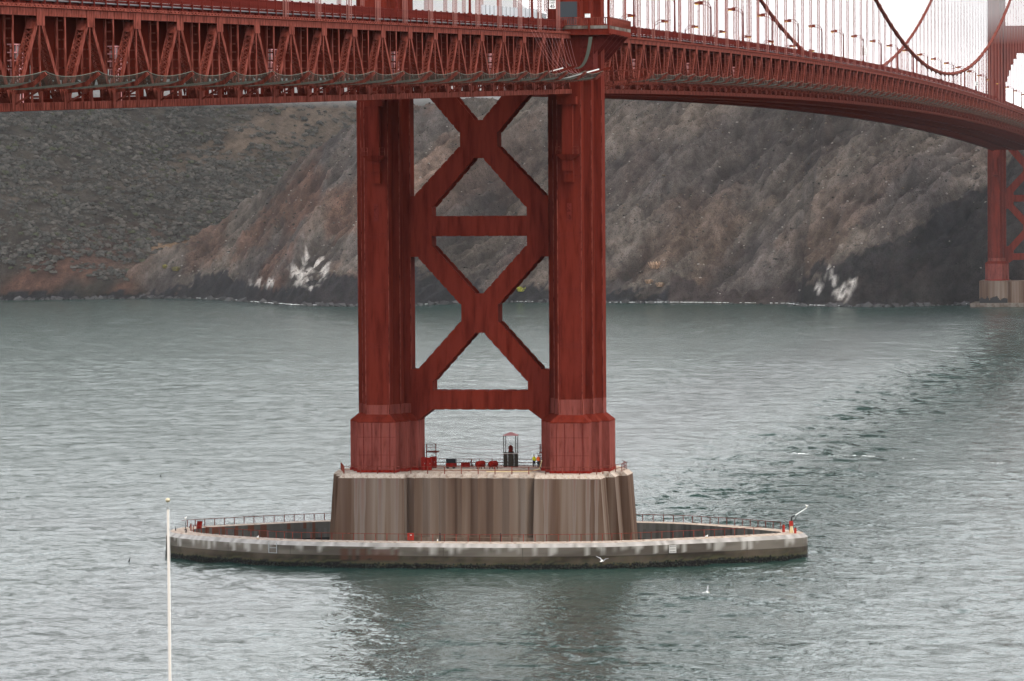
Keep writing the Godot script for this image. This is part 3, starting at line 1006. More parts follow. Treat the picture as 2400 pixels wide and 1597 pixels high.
func fender_color(i: int, y: float) -> Color:
	var s := float(posmod(i, 400)) * 0.56
	var p := fender_pts[posmod(i, 400)]
	var n1 := n_streak.get_noise_2d(s * 1.3, y * 0.5)
	var n2 := n_patch.get_noise_2d(s * 2.5, y * 14.0)
	var n3 := n_streak.get_noise_2d(s * 4.0 + 200.0, y * 0.25)
	var c := Color(0.105, 0.093, 0.078).lerp(Color(0.052, 0.045, 0.037), clampf(0.5 + n2 * 1.6, 0, 1))
	if y < 1.72: c = Color(0.055, 0.045, 0.033).lerp(Color(0.022, 0.019, 0.014), clampf(0.5 + n2 * 1.8 + n1 * 0.6, 0, 1))
	var wash := 0.62 + 0.34 * n1 + 0.30 * n2
	if y < wash: c = Color(0.010, 0.011, 0.010)
	elif y < wash + 0.25: c = c.lerp(Color(0.045, 0.045, 0.024), 0.7)
	if y > 1.75: c = c.lerp(Color(0.40, 0.39, 0.36), clampf((n3 + n1 * 0.5 - 0.02 - (3.0 - y) * 0.28) * 1.6, 0, 0.45))
	if p.x > -15.5 and p.x < -7.2 and p.y > 5.0 and y > 1.0 and y < 2.6 and n2 + n3 > -0.02: c = c.lerp(Color(0.055, 0.026, 0.018), 0.8)
	return c

func build_fender() -> void:
	fender_pts = fender_outline()
	for i in 400:
		var d := fender_pts[(i + 1) % 400] - fender_pts[(i + 399) % 400]
		var nn := Vector2(d.y, -d.x).normalized()
		fender_nrm.append(nn if nn.dot(fender_pts[i] - Vector2(0, 3.5)) > 0.0 else -nn)
	var f := thing("fender_wall", "low oval concrete fender ring around the near pier", "fender")
	var tiers := [[-1.6, -0.4, 0.0, 0.25, 0.5, 0.75, 1.0, 1.25, 1.5, 1.70], [1.74, 1.95, 2.15, 2.35, 2.55, 2.75, 2.95]]
	var per := 20
	for blk in 20:
		for t in 2:
			var b := MB.new()
			b.colored = true
			var rows: Array = tiers[t]
			for i in range(blk * per, blk * per + per):
				for r in rows.size() - 1:
					var rough := 0.0
					var a := fp(i, 0.0, rows[r])
					var bb := fp(i + 1, 0.0, rows[r])
					var cc := fp(i + 1, 0.0, rows[r + 1])
					var dd := fp(i, 0.0, rows[r + 1])
					if i == blk * per + per - 1:
						bb = bb.lerp(a, 0.10); cc = cc.lerp(dd, 0.10)
					var q := [fender_color(i, rows[r]), fender_color(i + 1, rows[r]), fender_color(i + 1, rows[r + 1]), fender_color(i, rows[r + 1])]
					b.tri_c(a, bb, cc, q[0], q[1], q[2])
					b.tri_c(a, cc, dd, q[0], q[2], q[3])
			part(f, "wall_block", b.done(), M.tinted)
	# joints: a recessed core just behind the blocks
	var core := MB.new()
	var cap := MB.new()
	var top := MB.new()
	var inner := MB.new()
	cap.colored = true
	inner.colored = true
	for i in 400:
		core.quad(fp(i, 0.09, -1.6), fp(i + 1, 0.09, -1.6), fp(i + 1, 0.09, 2.95), fp(i, 0.09, 2.95))
		for e in [[0.0, 2.95, 0.32, 3.22], [0.32, 3.22, 0.62, 3.47]]:
			var ca := Color(0.14, 0.132, 0.122).lerp(Color(0.31, 0.295, 0.28), clampf(0.5 + 0.7 * n_streak.get_noise_2d(i * 2.2, e[1]), 0, 1))
			var cb := Color(0.14, 0.132, 0.122).lerp(Color(0.31, 0.295, 0.28), clampf(0.5 + 0.7 * n_streak.get_noise_2d(i * 2.2 + 2.2, e[1]), 0, 1))
			cap.tri_c(fp(i, e[0], e[1]), fp(i + 1, e[0], e[1]), fp(i + 1, e[2], e[3]), ca, cb, cb)
			cap.tri_c(fp(i, e[0], e[1]), fp(i + 1, e[2], e[3]), fp(i, e[2], e[3]), ca, cb, ca)
		top.quad(fp(i, 0.62, 3.47), fp(i + 1, 0.62, 3.47), fp(i + 1, 3.7, 3.5), fp(i, 3.7, 3.5))
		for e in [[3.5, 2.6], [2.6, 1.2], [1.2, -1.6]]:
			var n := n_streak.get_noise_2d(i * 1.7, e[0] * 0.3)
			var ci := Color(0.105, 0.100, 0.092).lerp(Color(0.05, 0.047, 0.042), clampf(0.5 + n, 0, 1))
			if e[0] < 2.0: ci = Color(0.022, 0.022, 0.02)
			if i > 330 and n > 0.12: ci = Color(0.10, 0.045, 0.03)
			inner.col = ci
			inner.quad(fp(i + 1, 3.7, e[1]), fp(i, 3.7, e[1]), fp(i, 3.7, e[0]), fp(i + 1, 3.7, e[0]))
	part(f, "core_wall", core.done(), M.timber_dark)
	part(f, "sloped_coping", cap.done(), M.tinted)
	part(f, "walkway", top.done(), M.concrete_pale)
	part(f, "inner_wall", inner.done(), M.tinted)
	# mussel and weed fringe along the waterline of the near side
	var fr := MB.new()
	fr.colored = true
	for i in 200:
		for k in 9:
			var p := fp(i, -rng.randf_range(0.0, 0.12), rng.randf_range(-0.1, 0.75))
			var nn := Vector3(fender_nrm[i].x, 0, fender_nrm[i].y)
			p += Vector3(-nn.z, 0, nn.x) * rng.randf_range(-0.3, 0.3)
			var s := rng.randf_range(0.06, 0.17)
			fr.col = Color(0.012, 0.013, 0.011) * rng.randf_range(0.6, 2.2)
			var side := Vector3(-nn.z, 0, nn.x)
			fr.tri(p - side * s, p + nn * s * 0.9 - Vector3(0, s, 0), p + side * s)
			fr.tri(p + side * s, p + Vector3(0, s * 1.3, 0) + nn * 0.03, p - side * s)
	tag(part(f, "mussel_fringe", fr.done(), M.tinted), "dark mussels and weed along the waterline", "growth", "", "stuff").remove_meta("category")

# ---------------------------------------------------------------- deck spans
func yb(z: float) -> float:  # height of the bottom chord's centre line
	return 65.3 - 0.024 * z if z > 0.0 else 71.2 - 1.44e-5 * (z + 640.0) * (z + 640.0)

func deck_xf(z: float) -> Transform3D:
	var s := (yb(z + 3.0) - yb(z - 3.0)) / 6.0
	return Transform3D(Basis(Vector3.RIGHT, -atan(s)), Vector3(0, yb(z), z))

var U := {}
func make_units() -> void:
	var b := MB.new()
	var P := 7.62
	# chords: box girders made of plates with visible butt joints
	for k in 6: b.box(Vector3(13.25, 7.31, -P + k * 2.54 + 0.015), Vector3(14.15, 7.93, -P + (k + 1) * 2.54 - 0.015))
	U.top_chord = b.done()
	b = MB.new()
	for k in 6: b.box(Vector3(13.25, -0.31, -P + k * 2.54 + 0.015), Vector3(14.15, 0.31, -P + (k + 1) * 2.54 - 0.015))
	for k in 12: b.box(Vector3(14.15, -0.30, -P + k * 1.27 + 0.05), Vector3(14.18, 0.30, -P + k * 1.27 + 0.13))
	U.bottom_chord = b.done()
	b = MB.new()
	b.box(Vector3(13.0, 7.97, -P + 0.01), Vector3(14.34, 8.06, P - 0.01))
	b.box(Vector3(13.0, 8.06, -P + 0.01), Vector3(14.22, 8.26, P - 0.01))
	for k in 12: b.box(Vector3(14.22, 8.06, -P + 0.3 + k * 1.27), Vector3(14.33, 8.18, -P + 0.85 + k * 1.27))
	U.flange = b.done()
	for s in [-1.0, 1.0]:
		b = MB.new()
		var lo := Vector3(0, 0.55, s * 6.75)
		var hi := Vector3(0, 6.95, s * 0.55)
		for x in [13.36, 14.04]:
			b.bar(lo + Vector3(x, 0, 0), hi + Vector3(x, 0, 0), 0.62, 0.10, Vector3.RIGHT)
		var dd := hi - lo
		var n2 := Vector3(0, dd.z, -dd.y).normalized() * 0.29
		for o in [-1.0, 1.0]:
			for k in 11:
				var p0: Vector3 = lo + dd * (0.06 + k * 0.072) + n2 * o
				var p1: Vector3 = lo + dd * (0.06 + (k + 1) * 0.072) + n2 * o
				b.bar(p0 + Vector3(13.38, 0, 0), p1 + Vector3(14.02, 0, 0), 0.07, 0.03, n2)
				b.bar(p0 + Vector3(14.02, 0, 0), p1 + Vector3(13.38, 0, 0), 0.07, 0.03, n2)
			b.bar(lo + dd * 0.86 + n2 * o + Vector3(13.7, 0, 0), hi + n2 * o + Vector3(13.7, 0, 0), 0.62, 0.03, n2)
			b.bar(lo + n2 * o + Vector3(13.7, 0, 0), lo + dd * 0.06 + n2 * o + Vector3(13.7, 0, 0), 0.62, 0.03, n2)
		U["diagonal%d" % int(s)] = b.done()
	b = MB.new()
	for x in [13.36, 14.04]: b.box(Vector3(x - 0.05, 0.31, -0.21), Vector3(x + 0.05, 7.31, 0.21))
	for k in 9: b.box(Vector3(13.4, 0.7 + k * 0.78, -0.20), Vector3(14.0, 0.85 + k * 0.78, -0.17))
	U.vertical = b.done()
	b = MB.new()
	b.box(Vector3(14.16, 6.52, -1.2), Vector3(14.20, 7.90, 1.2))
	b.box(Vector3(13.20, 6.52, -1.2), Vector3(13.24, 7.90, 1.2))
	U.gusset_top = b.done()
	b = MB.new()
	for x in [13.2, 14.185]:
		b.hexa([Vector3(x, -0.3, 1.05), Vector3(x + 0.04, -0.3, 1.05), Vector3(x + 0.04, -0.3, -1.05), Vector3(x, -0.3, -1.05), Vector3(x, 0.85, 1.1), Vector3(x + 0.04, 0.85, 1.1), Vector3(x + 0.04, 0.85, -1.1), Vector3(x, 0.85, -1.1)])
		b.hexa([Vector3(x, 0.85, 1.1), Vector3(x + 0.04, 0.85, 1.1), Vector3(x + 0.04, 0.85, -1.1), Vector3(x, 0.85, -1.1), Vector3(x, 1.2, 1.5), Vector3(x + 0.04, 1.2, 1.5), Vector3(x + 0.04, 1.2, -1.5), Vector3(x, 1.2, -1.5)])
	U.gusset_bottom = b.done()
	b = MB.new()
	b.hexa([Vector3(14.19, -0.3, 0.45), Vector3(14.22, -0.3, 0.45), Vector3(14.22, -0.3, -0.45), Vector3(14.19, -0.3, -0.45), Vector3(14.19, 1.3, 0.1), Vector3(14.22, 1.3, 0.1), Vector3(14.22, 1.3, -0.1), Vector3(14.19, 1.3, -0.1)])
	U.foot_plate = b.done()
	b = MB.new()  # railing: posts, rails and close-set pickets
	for k in 4:
		var z0 := -P + k * 3.81
		b.box(Vector3(13.28, 8.30, z0 - 0.09), Vector3(13.50, 9.98, z0 + 0.09))
		b.box(Vector3(13.30, 9.78, z0 + 0.09), Vector3(13.44, 9.88, z0 + 3.72))
		b.box(Vector3(13.32, 8.93, z0 + 0.09), Vector3(13.42, 9.02, z0 + 3.72))
		for q in 20: b.box(Vector3(13.33, 9.02, z0 + 0.19 + q * 0.18), Vector3(13.41, 9.78, z0 + 0.245 + q * 0.18))
	U.railing = b.done()
	b = MB.new()  # edge of the sidewalk: slab, fascia plates between brackets
	b.box(Vector3(9.6, 8.70, -P), Vector3(13.26, 8.92, P))
	for k in 4:
		var z0 := -P + k * 3.81
		b.box(Vector3(13.0, 8.28, z0 + 0.35), Vector3(13.10, 8.62, z0 + 3.3))
		b.box(Vector3(12.7, 8.27, z0 - 0.16), Vector3(13.27, 8.70, z0 + 0.16))
	U.edge = b.done()
	b = MB.new()
	b.tube([Vector3(13.34, 8.62, -P), Vector3(13.34, 8.62, P)], 0.10, 0.10, 6)
	U.pipe = b.done()
	b = MB.new()  # far side truss, seen only through the near one
	b.box(Vector3(-14.15, 7.31, -P), Vector3(-13.25, 7.93, P))
	b.box(Vector3(-14.15, -0.31, -P), Vector3(-13.25, 0.31, P))
	for s in [-1.0, 1.0]:
		for x in [-14.04, -13.36]: b.bar(Vector3(x, 0.55, s * 6.75), Vector3(x, 6.95, s * 0.55), 0.62, 0.10, Vector3.RIGHT)
		for k in 7: b.bar(Vector3(-13.36, 0.55 + k * 0.9, s * (6.75 - k * 0.87)), Vector3(-14.04, 1.45 + k * 0.9, s * (5.88 - k * 0.87)), 0.1, 0.04)
	b.box(Vector3(-14.1, 0.3, -0.22), Vector3(-13.3, 7.3, 0.22))
	b.box(Vector3(-14.1, 0.3, P - 0.24), Vector3(-13.3, 7.3, P + 0.2))
	b.box(Vector3(-13.4, 8.9, -P), Vector3(-13.3, 9.8, P))
	b.box(Vector3(-13.3, 7.97, -P), Vector3(-9.0, 8.92, P))
	U.far_truss = b.done()
	b = MB.new()  # roadway slab and stringers
	b.box(Vector3(-9.4, 8.35, -P + 0.01), Vector3(9.6, 8.70, P - 0.01))
	for x in [-8.0, -4.8, -1.6, 1.6, 4.8, 8.0]: b.box(Vector3(x - 0.16, 7.75, -P), Vector3(x + 0.16, 8.35, P))
	U.roadway = b.done()
	b = MB.new()  # floor beam with knee frames
	b.box(Vector3(-13.2, 6.15, -0.10), Vector3(13.2, 7.75, 0.10))
	for s in [-1.0, 1.0]: b.hexa([Vector3(s * 12.6 - 0.6, 2.2, 0.08), Vector3(s * 12.6 + 0.6, 2.2, 0.08), Vector3(s * 12.6 + 0.6, 2.2, -0.08), Vector3(s * 12.6 - 0.6, 2.2, -0.08), Vector3(s * 11.4 - 1.4, 6.15, 0.08), Vector3(s * 12.0 + 1.2, 6.15, 0.08), Vector3(s * 12.0 + 1.2, 6.15, -0.08), Vector3(s * 11.4 - 1.4, 6.15, -0.08)])
	U.floor_beam = b.done()
	b = MB.new()  # bottom laterals
	b.box(Vector3(-13.3, -0.25, -0.25), Vector3(13.3, 0.25, 0.25))
	b.box(Vector3(-13.3, -0.25, P - 0.25), Vector3(13.3, 0.25, P + 0.25))
	for s in [-1.0, 1.0]:
		b.bar(Vector3(-13.3, 0, 0.2 * s), Vector3(0, 0, P * s * 0.97), 0.5, 0.4)
		b.bar(Vector3(13.3, 0, 0.2 * s), Vector3(0, 0, P * s * 0.97), 0.5, 0.4)
	for x in [-4.5, 4.5]: b.box(Vector3(x - 0.2, -0.55, -P), Vector3(x + 0.2, -0.26, P))
	U.lateral = b.done()

func unit(span: Node3D, z: float, first: bool, detail: bool) -> void:
	var X := deck_xf(z)
	part(span, "top_chord", U.top_chord, M.paint_truss, X)
	part(span, "top_flange", U.flange, M.paint_truss, X)
	part(span, "bottom_chord", U.bottom_chord, M.paint_truss, X)
	part(span, "diagonal", U["diagonal-1"], M.paint_truss, X)
	part(span, "diagonal", U["diagonal1"], M.paint_truss, X)
	part(span, "vertical", U.vertical, M.paint_truss, X)
	var N := deck_xf(z + 7.62)
	part(span, "vertical", U.vertical, M.paint_truss, N)
	part(span, "gusset", U.gusset_top, M.paint_truss, X)
	part(span, "gusset", U.gusset_bottom, M.paint_truss, N)
	part(span, "foot_plate", U.foot_plate, M.paint_truss, X)
	part(span, "railing", U.railing, M.paint_dark, X)
	part(span, "sidewalk_edge", U.edge, M.paint_dark, X)
	part(span, "pipe", U.pipe, M.pipe_black, X)
	part(span, "far_truss", U.far_truss, M.paint, X)  # inner members in a darker red than the chords: interior shade put into the colour
	part(span, "roadway", U.roadway, M.asphalt, X)
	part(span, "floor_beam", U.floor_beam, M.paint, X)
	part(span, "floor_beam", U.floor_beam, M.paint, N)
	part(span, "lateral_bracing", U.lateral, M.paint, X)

func build_spans() -> void:
	make_units()
	var side := thing("bridge_span", "red stiffening truss of the side span filling the upper left", "bridge span", Vector3.ZERO, 0.0, "bridge spans")
	for k in 22: unit(side, 14.4 + 15.24 * k, k == 0, true)
	var main := thing("bridge_span", "long red truss span curving away right of the near tower", "bridge span", Vector3.ZERO, 0.0, "bridge spans")
	for k in 82: unit(main, -17.2 - 15.24 * k, k == 0, k < 30)
	# caged access ladders hung inside the near truss
	var lb := MB.new()
	for x in [12.6, 13.1]:
		for zz in [-0.35, 0.35]: lb.box(Vector3(x - 0.03, 0.3, zz - 0.10), Vector3(x + 0.03, 5.0, zz + 0.10))
	for k in 8: lb.box(Vector3(12.6, 0.4 + k * 0.65, -1.3), Vector3(13.15, 0.50 + k * 0.65, 1.3))
	for zz in [-1.3, 1.2]: lb.box(Vector3(13.1, 0.3, zz), Vector3(13.16, 5.0, zz + 0.16))
	var lm := lb.done()
	var names := ["caged ladder in the truss nearest the left edge", "second caged ladder in the truss from the left edge", "third caged ladder in the truss from the left edge", "fourth caged ladder in the truss from the left edge", "caged ladder in the side span truss nearest the tower", "first caged ladder in the truss right of the tower", "second caged ladder in the truss right of the tower", "third caged ladder in the truss right of the tower"]
	var zs := [276.5, 246.0, 185.5, 124.0, 63.5, -60.0, -121.0, -182.0]
	for i in 8:
		var t := thing("access_ladder", names[i], "ladder", Vector3.ZERO, 0.0, "caged ladders in the truss")
		t.transform = deck_xf(zs[i])
		part(t, "cage", lm, M.ladder)
		var lp := MB.new()
		lp.box(Vector3(12.5, 3.9, -0.9), Vector3(12.9, 4.9, 0.1))
		part(t, "control_box", lp.done(), M.steel_grey)

# ---------------------------------------------------------------- cables and suspenders
func cable_y(z: float) -> float:
	if z <= 0.0: return 83.0 + 3.49e-4 * (z + 640.0) * (z + 640.0)
	var t := z / 343.0
	return lerp(226.0, 66.0, t) - 4.0 * 9.0 * t * (1.0 - t)

func build_cables() -> void:
	var rope := MB.new()
	for x in [-0.16, 0.16]:
		for z in [-0.42, 0.42]:
			rope.box(Vector3(x - 0.04, 0, z - 0.04), Vector3(x + 0.04, 1, z + 0.04))
	var rm := rope.done()
	var band := MB.new()
	band.tube([Vector3(0, 0, -0.55), Vector3(0, 0, 0.55)], 0.57, 0.57, 12)
	band.box(Vector3(-0.2, -0.85, -0.5), Vector3(0.2, -0.4, 0.5))
	var bm := band.done()
	for s in [1.0, -1.0]:
		var X: float = s * 13.716
		var c := thing("main_cable", "thick red main suspension cable on the near side of the roadway" if s > 0 else "thick red main suspension cable on the far side of the roadway", "cable", Vector3.ZERO, 0.0, "main cables")
		var pts := []
		var z := 343.0
		while z > 5.0:
			pts.append(Vector3(X, cable_y(z), z))
			z -= 20.0
		z = 0.0
		while z >= -1280.0:
			pts.append(Vector3(X, cable_y(z), z))
			z -= 7.62
		var b := MB.new()
		b.tube(pts, 0.46, 0.46, 14)
		part(c, "cable", b.done(), M.paint_truss)
		b = MB.new()
		for q in [-0.5, 0.5]:
			var hp := []
			var z2 := -320.0
			while z2 >= -960.0:
				hp.append(Vector3(X + q, cable_y(z2) + 1.5, z2))
				z2 -= 15.24
			b.tube(hp, 0.022, 0.022, 4)
		part(c, "hand_rope", b.done(), M.rope)
		for k in range(1, 83):
			var zz := -15.24 * k
			var sl := atan(2.0 * 3.49e-4 * (zz + 640.0))
			part(c, "cable_band", bm, M.paint_truss, Transform3D(Basis(Vector3.RIGHT, -sl), Vector3(X, cable_y(zz), zz)))
			var bot := yb(zz) + 8.2
			var hgt := cable_y(zz) - 0.5 - bot
			if hgt > 0.4: part(c, "suspender", rm, M.rope, Transform3D(Basis.from_scale(Vector3(1, hgt, 1)), Vector3(X, bot, zz)))
		for k in range(1, 13):
			var zz := 15.24 * k
			var bot := yb(zz) + 8.2
			part(c, "suspender", rm, M.rope, Transform3D(Basis.from_scale(Vector3(1, cable_y(zz) - bot, 1)), Vector3(X, bot, zz)))

# ---------------------------------------------------------------- safety net
func build_nets() -> void:
	var st := MB.new()
	st.bar(Vector3(14.2, 1.2, 0), Vector3(20.1, 1.78, 0), 0.30, 0.36)
	st.bar(Vector3(20.0, 1.75, 0), Vector3(21.05, 2.62, 0), 0.26, 0.32)
	st.bar(Vector3(14.2, 0.25, 0), Vector3(16.2, 1.35, 0), 0.16, 0.16)
	var sm := st.done()
	for s in 2:
		var n := thing("safety_net", ["grey green safety net on red outriggers along the side span", "grey green safety net on red outriggers along the main span"][s], "net", Vector3.ZERO, 0.0, "safety nets")
		var count: int = [21, 78][s]
		for k in count:
			var z := 14.4 + 7.62 + 15.24 * k if s == 0 else -17.2 - 7.62 - 15.24 * k
			var X := deck_xf(z)
			part(n, "outrigger", sm, M.paint_truss, X)
			if k == count - 1: continue
			var Y := deck_xf(z + 15.24 if s == 0 else z - 15.24)
			var prof := [Vector3(14.4, 1.45, 0), Vector3(17.2, 1.72, 0), Vector3(20.05, 2.02, 0), Vector3(21.0, 2.78, 0)]
			var pos := PackedVector3Array()
			for r in 9:
				var t := r / 8.0
				var sag := 4.0 * t * (1.0 - t)
				for q in 4:
					var p: Vector3 = (X * prof[q]).lerp(Y * prof[q], t)
					p.y -= sag * [0.05, 0.35, 0.45, 0.42][q]
					p.x -= sag * [0.0, 0.0, 0.1, 0.35][q]
					pos.append(p)
			part(n, "net_panel", grid_mesh(pos, 4), M.net)
			var eb := MB.new()
			var ep := []
			for r in 9: ep.append(pos[r * 4 + 3])
			eb.tube(ep, 0.025, 0.025, 4)
			part(n, "edge_rope", eb.done(), M.net_rope)

# ---------------------------------------------------------------- lamps
func build_lamps() -> void:
	for s in [1.0, -1.0]:
		var east: bool = s > 0
		var ks: Array = range(0, 26) if east else range(0, 17)
		var side := []
		for k in ks:
			var z: float = (-53.6 - 45.05 * k) if east else (-224.6 - 45.4 * k)
			side.append(z)
		for i in side.size():
			make_lamp(s, side[i], "%s street lamp right of the tower on the %s railing" % [ORD[i], "near" if east else "far"])
		if east:
			for i in 3: make_lamp(s, 38.0 + 45.05 * i, "%s street lamp left of the tower on the near railing" % ORD[i])

var lamp0: Node3D = null
func make_lamp(s: float, z: float, label: String) -> void:
	var t: Node3D
	if lamp0 == null:
		t = node(self, "street_lamp")
		lamp0 = t
		var b := MB.new()
		b.tube([Vector3(0, 0, 0), Vector3(0, 5.6, 0)], 0.17, 0.12, 8)
		b.box(Vector3(-0.24, 0, -0.24), Vector3(0.24, 0.5, 0.24))
		part(t, "pole", b.done(), M.paint_dark)
		for q in 2:
			b = MB.new()
			var pts := []
			for k in 7:
				var a := PI * 0.5 * k / 6.0
				pts.append(Vector3(-1.55 * (1.0 - cos(a)) * (1.0 - q * 0.1), 5.3 - q * 0.55 + 1.15 * sin(a), 0))
			b.tube(pts, 0.075, 0.06, 6)
			part(t, "arm", b.done(), M.paint_dark)
		var h := MB.new()
		h.box(Vector3(-2.1, 5.85, -0.24), Vector3(-1.4, 6.5, 0.24))
		h.box(Vector3(-2.85, 6.0, -0.22), Vector3(-2.1, 6.36, 0.22))
		var head := part(t, "lamp_head", h.done(), M.paint_truss)
		h = MB.new()
		h.box(Vector3(-2.8, 5.86, -0.18), Vector3(-2.05, 5.995, 0.18))
		part(head, "lens", h.done(), M.lens)
	else:
		t = lamp0.duplicate()
		t.name = numbered(self, "street_lamp")
		add_child(t, true)
	t.position = Vector3(s * 14.0, yb(z) + 9.45, z)
	t.rotation.y = 0.0 if s > 0 else PI
	tag(t, label, "street lamp", "street lamps along the bridge")

# ---------------------------------------------------------------- tower balcony, gantry, signs, traffic
func build_balcony() -> void:
	var t := thing("sidewalk_balcony", "red railed walkway bulging around the near tower's right leg", "balcony")
	var y := 74.2
	var pl := PackedVector3Array([Vector3(12.6, y - 0.45, 8.3), Vector3(19.6, y - 0.45, 8.3), Vector3(20.0, y - 0.45, -10.0), Vector3(17.4, y - 0.45, -13.5), Vector3(12.6, y - 0.45, -13.5)])
	var up := PackedVector3Array()
	for p in pl: up.append(p + Vector3(0, 0.45, 0))
	var b := MB.new()
	b.loft([pl, up], true, true)
	part(t, "slab", b.done(), M.concrete_grey)
	b = MB.new()
	b.box(Vector3(13.0, y - 1.1, 7.9), Vector3(19.5, y - 0.45, 8.1))
	b.bar(Vector3(19.6, y - 0.78, 8.1), Vector3(19.95, y - 0.78, -10.0), 0.2, 0.66)
	b.box(Vector3(12.8, y - 1.3, 7.6), Vector3(20.0, y - 1.12, 8.5))
	part(t, "fascia_beam", b.done(), M.paint)
	for z in [6.0, 2.0, -2.0, -6.0, -9.5]:
		b = MB.new()
		b.hexa([Vector3(14.6, y - 6.0, z + 0.15), Vector3(17.0, y - 4.2, z + 0.15), Vector3(17.0, y - 4.2, z - 0.15), Vector3(14.6, y - 6.0, z - 0.15), Vector3(14.6, y - 1.1, z + 0.15), Vector3(19.7, y - 1.1, z + 0.15), Vector3(19.7, y - 1.1, z - 0.15), Vector3(14.6, y - 1.1, z - 0.15)])
		part(t, "bracket", b.done(), M.paint_dark)
	b = MB.new()
	b.box(Vector3(13.4, y - 6.4, 2.6), Vector3(17.2, y - 1.2, 6.7))
	part(t, "support_box", b.done(), M.paint_dark)
	# railing: south face with open pickets, then solid plates along the corner
	b = MB.new()
	b.box(Vector3(12.7, y + 1.05, 8.15), Vector3(19.7, y + 1.17, 8.3))
	b.box(Vector3(12.7, y + 0.12, 8.17), Vector3(19.7, y + 0.2, 8.28))
	b.bar(Vector3(19.65, y + 1.11, 8.2), Vector3(19.95, y + 1.11, -10.0), 0.15, 0.12)
	part(t, "hand_rail", b.done(), M.paint_truss)
	b = MB.new()
	for k in 24: b.box(Vector3(12.85 + k * 0.285, y + 0.2, 8.18), Vector3(12.98 + k * 0.285, y + 1.05, 8.27))
	for k in 40: b.box(Vector3(19.62 + k * 0.008, y + 0.05, 8.0 - k * 0.46), Vector3(19.72 + k * 0.008, y + 1.05, 7.87 - k * 0.46))
	part(t, "picket_row", b.done(), M.paint_truss)
	for x in [12.7, 16.9, 19.65]:
		b = MB.new()
		b.box(Vector3(x - 0.13, y - 1.2, 8.28), Vector3(x + 0.13, y + 6.0 if x > 13.0 else y + 1.4, 8.5))
		part(t, "post", b.done(), M.paint)
	# draped dark netting and slack lines below the balcony
	var d := thing("hanging_net", "dark netting draped in a loop under the tower walkway", "net")
	b = MB.new()
	for k in 5:
		var pts := []
		for i in 15:
			var q := i / 14.0
			var p0 := Vector3(17.0 + k * 0.10, 72.6, 8.9)
			var p1 := Vector3(16.2 + k * 0.10, 65.8, 8.9)
			var p2 := Vector3(13.2, 69.8 - k * 0.05, 8.4)
			pts.append(p0.lerp(p1, q).lerp(p1.lerp(p2, q), q))
		b.tube(pts, 0.05, 0.03, 4)
	part(d, "net_cord", b.done(), M.net_rope)
	var g := thing("rigging_rope", "fan of pale slack ropes slung across the truss left of the tower", "rope")
	for k in 11:
		b = MB.new()
		var pts := []
		var a := Vector3(14.5, 72.6 - k * 0.05, 42.0 - k * 3.2)
		var e := Vector3(15.0 + k * 0.12, 67.0 + 0.25 * (k % 3), 22.0 - k * 1.6)
		for i in 10:
			var q := i / 9.0
			pts.append(a.lerp(e, q) - Vector3(0, sin(q * PI) * (0.5 + 0.12 * k), 0))
		b.tube(pts, 0.02, 0.02, 4)
		part(g, "rope", b.done(), M.ladder)
	# lattice service gantry under the net beside the tower, with two boom poles
	var s := thing("service_gantry", "red lattice work gantry hung beside the tower below the net", "gantry")
	b = MB.new()
	for yy in [66.2, 68.2]:
		for zz in [-8.5, -10.5]: b.bar(Vector3(15.0, yy, zz), Vector3(24.0, yy + 0.4, zz), 0.14, 0.14)
	part(s, "chord", b.done(), M.paint_truss)
	b = MB.new()
	for k in 6:
		var x := 15.0 + k * 1.5
		b.bar(Vector3(x, 66.2, -8.5), Vector3(x + 0.75, 68.3, -8.5), 0.09, 0.09)
		b.bar(Vector3(x + 0.75, 68.3, -8.5), Vector3(x + 1.5, 66.3, -8.5), 0.09, 0.09)
	part(s, "lattice", b.done(), M.paint_truss)
	for k in 2:
		var o := thing("boom_pole", ["long red boom with pale cover left of the tower, upper one", "long red boom with pale cover left of the tower, lower one"][k], "boom", Vector3.ZERO, 0.0, "booms beside the tower")
		var p0 := Vector3(8.6 + k * 3.7, 66.0, 22.0 - k * 8.0)
		var p1 := p0 + Vector3(8.5, 2.2, -0.5)
		b = MB.new()
		b.bar(p0, p1, 0.28, 0.30)
		part(o, "beam", b.done(), M.paint)
		b = MB.new()
		b.bar(p0.lerp(p1, 0.12) + Vector3(0, 0.24, 0), p0.lerp(p1, 0.8) + Vector3(0, 0.24, 0), 0.26, 0.16)
		part(o, "cover", b.done(), M.white_paint)

func text(parent: Node, called: String, s: String, size: float, at_p: Vector3, m: Material) -> void:
	var t := TextMesh.new()
	var f := SystemFont.new()
	f.font_names = PackedStringArray(["Droid Sans"])
	f.font_weight = 700
	t.font = f
	t.text = s
	t.font_size = 32
	t.pixel_size = size / 32.0
	t.depth = 0.02
	part(parent, called, t, m, at(at_p))

func sign_board(called: String, label: String, p: Vector3, w: float, h: float, lines: Array) -> void:
	var t := thing(called, label, "sign", p)
	var b := MB.new()
	b.box(Vector3(-w * 0.5, -h * 0.5, -0.03), Vector3(w * 0.5, h * 0.5, 0))
	part(t, "panel", b.done(), M.white_paint)
	b = MB.new()
	b.box(Vector3(-0.06, -h * 0.5 - 1.6, -0.12), Vector3(0.06, h * 0.4, -0.04))
	part(t, "post", b.done(), M.paint_dark)
	for l in lines: text(t, "lettering", l[0], l[1], Vector3(l[3] if l.size() > 3 else 0.0, l[2], 0.012), M.sign_black)

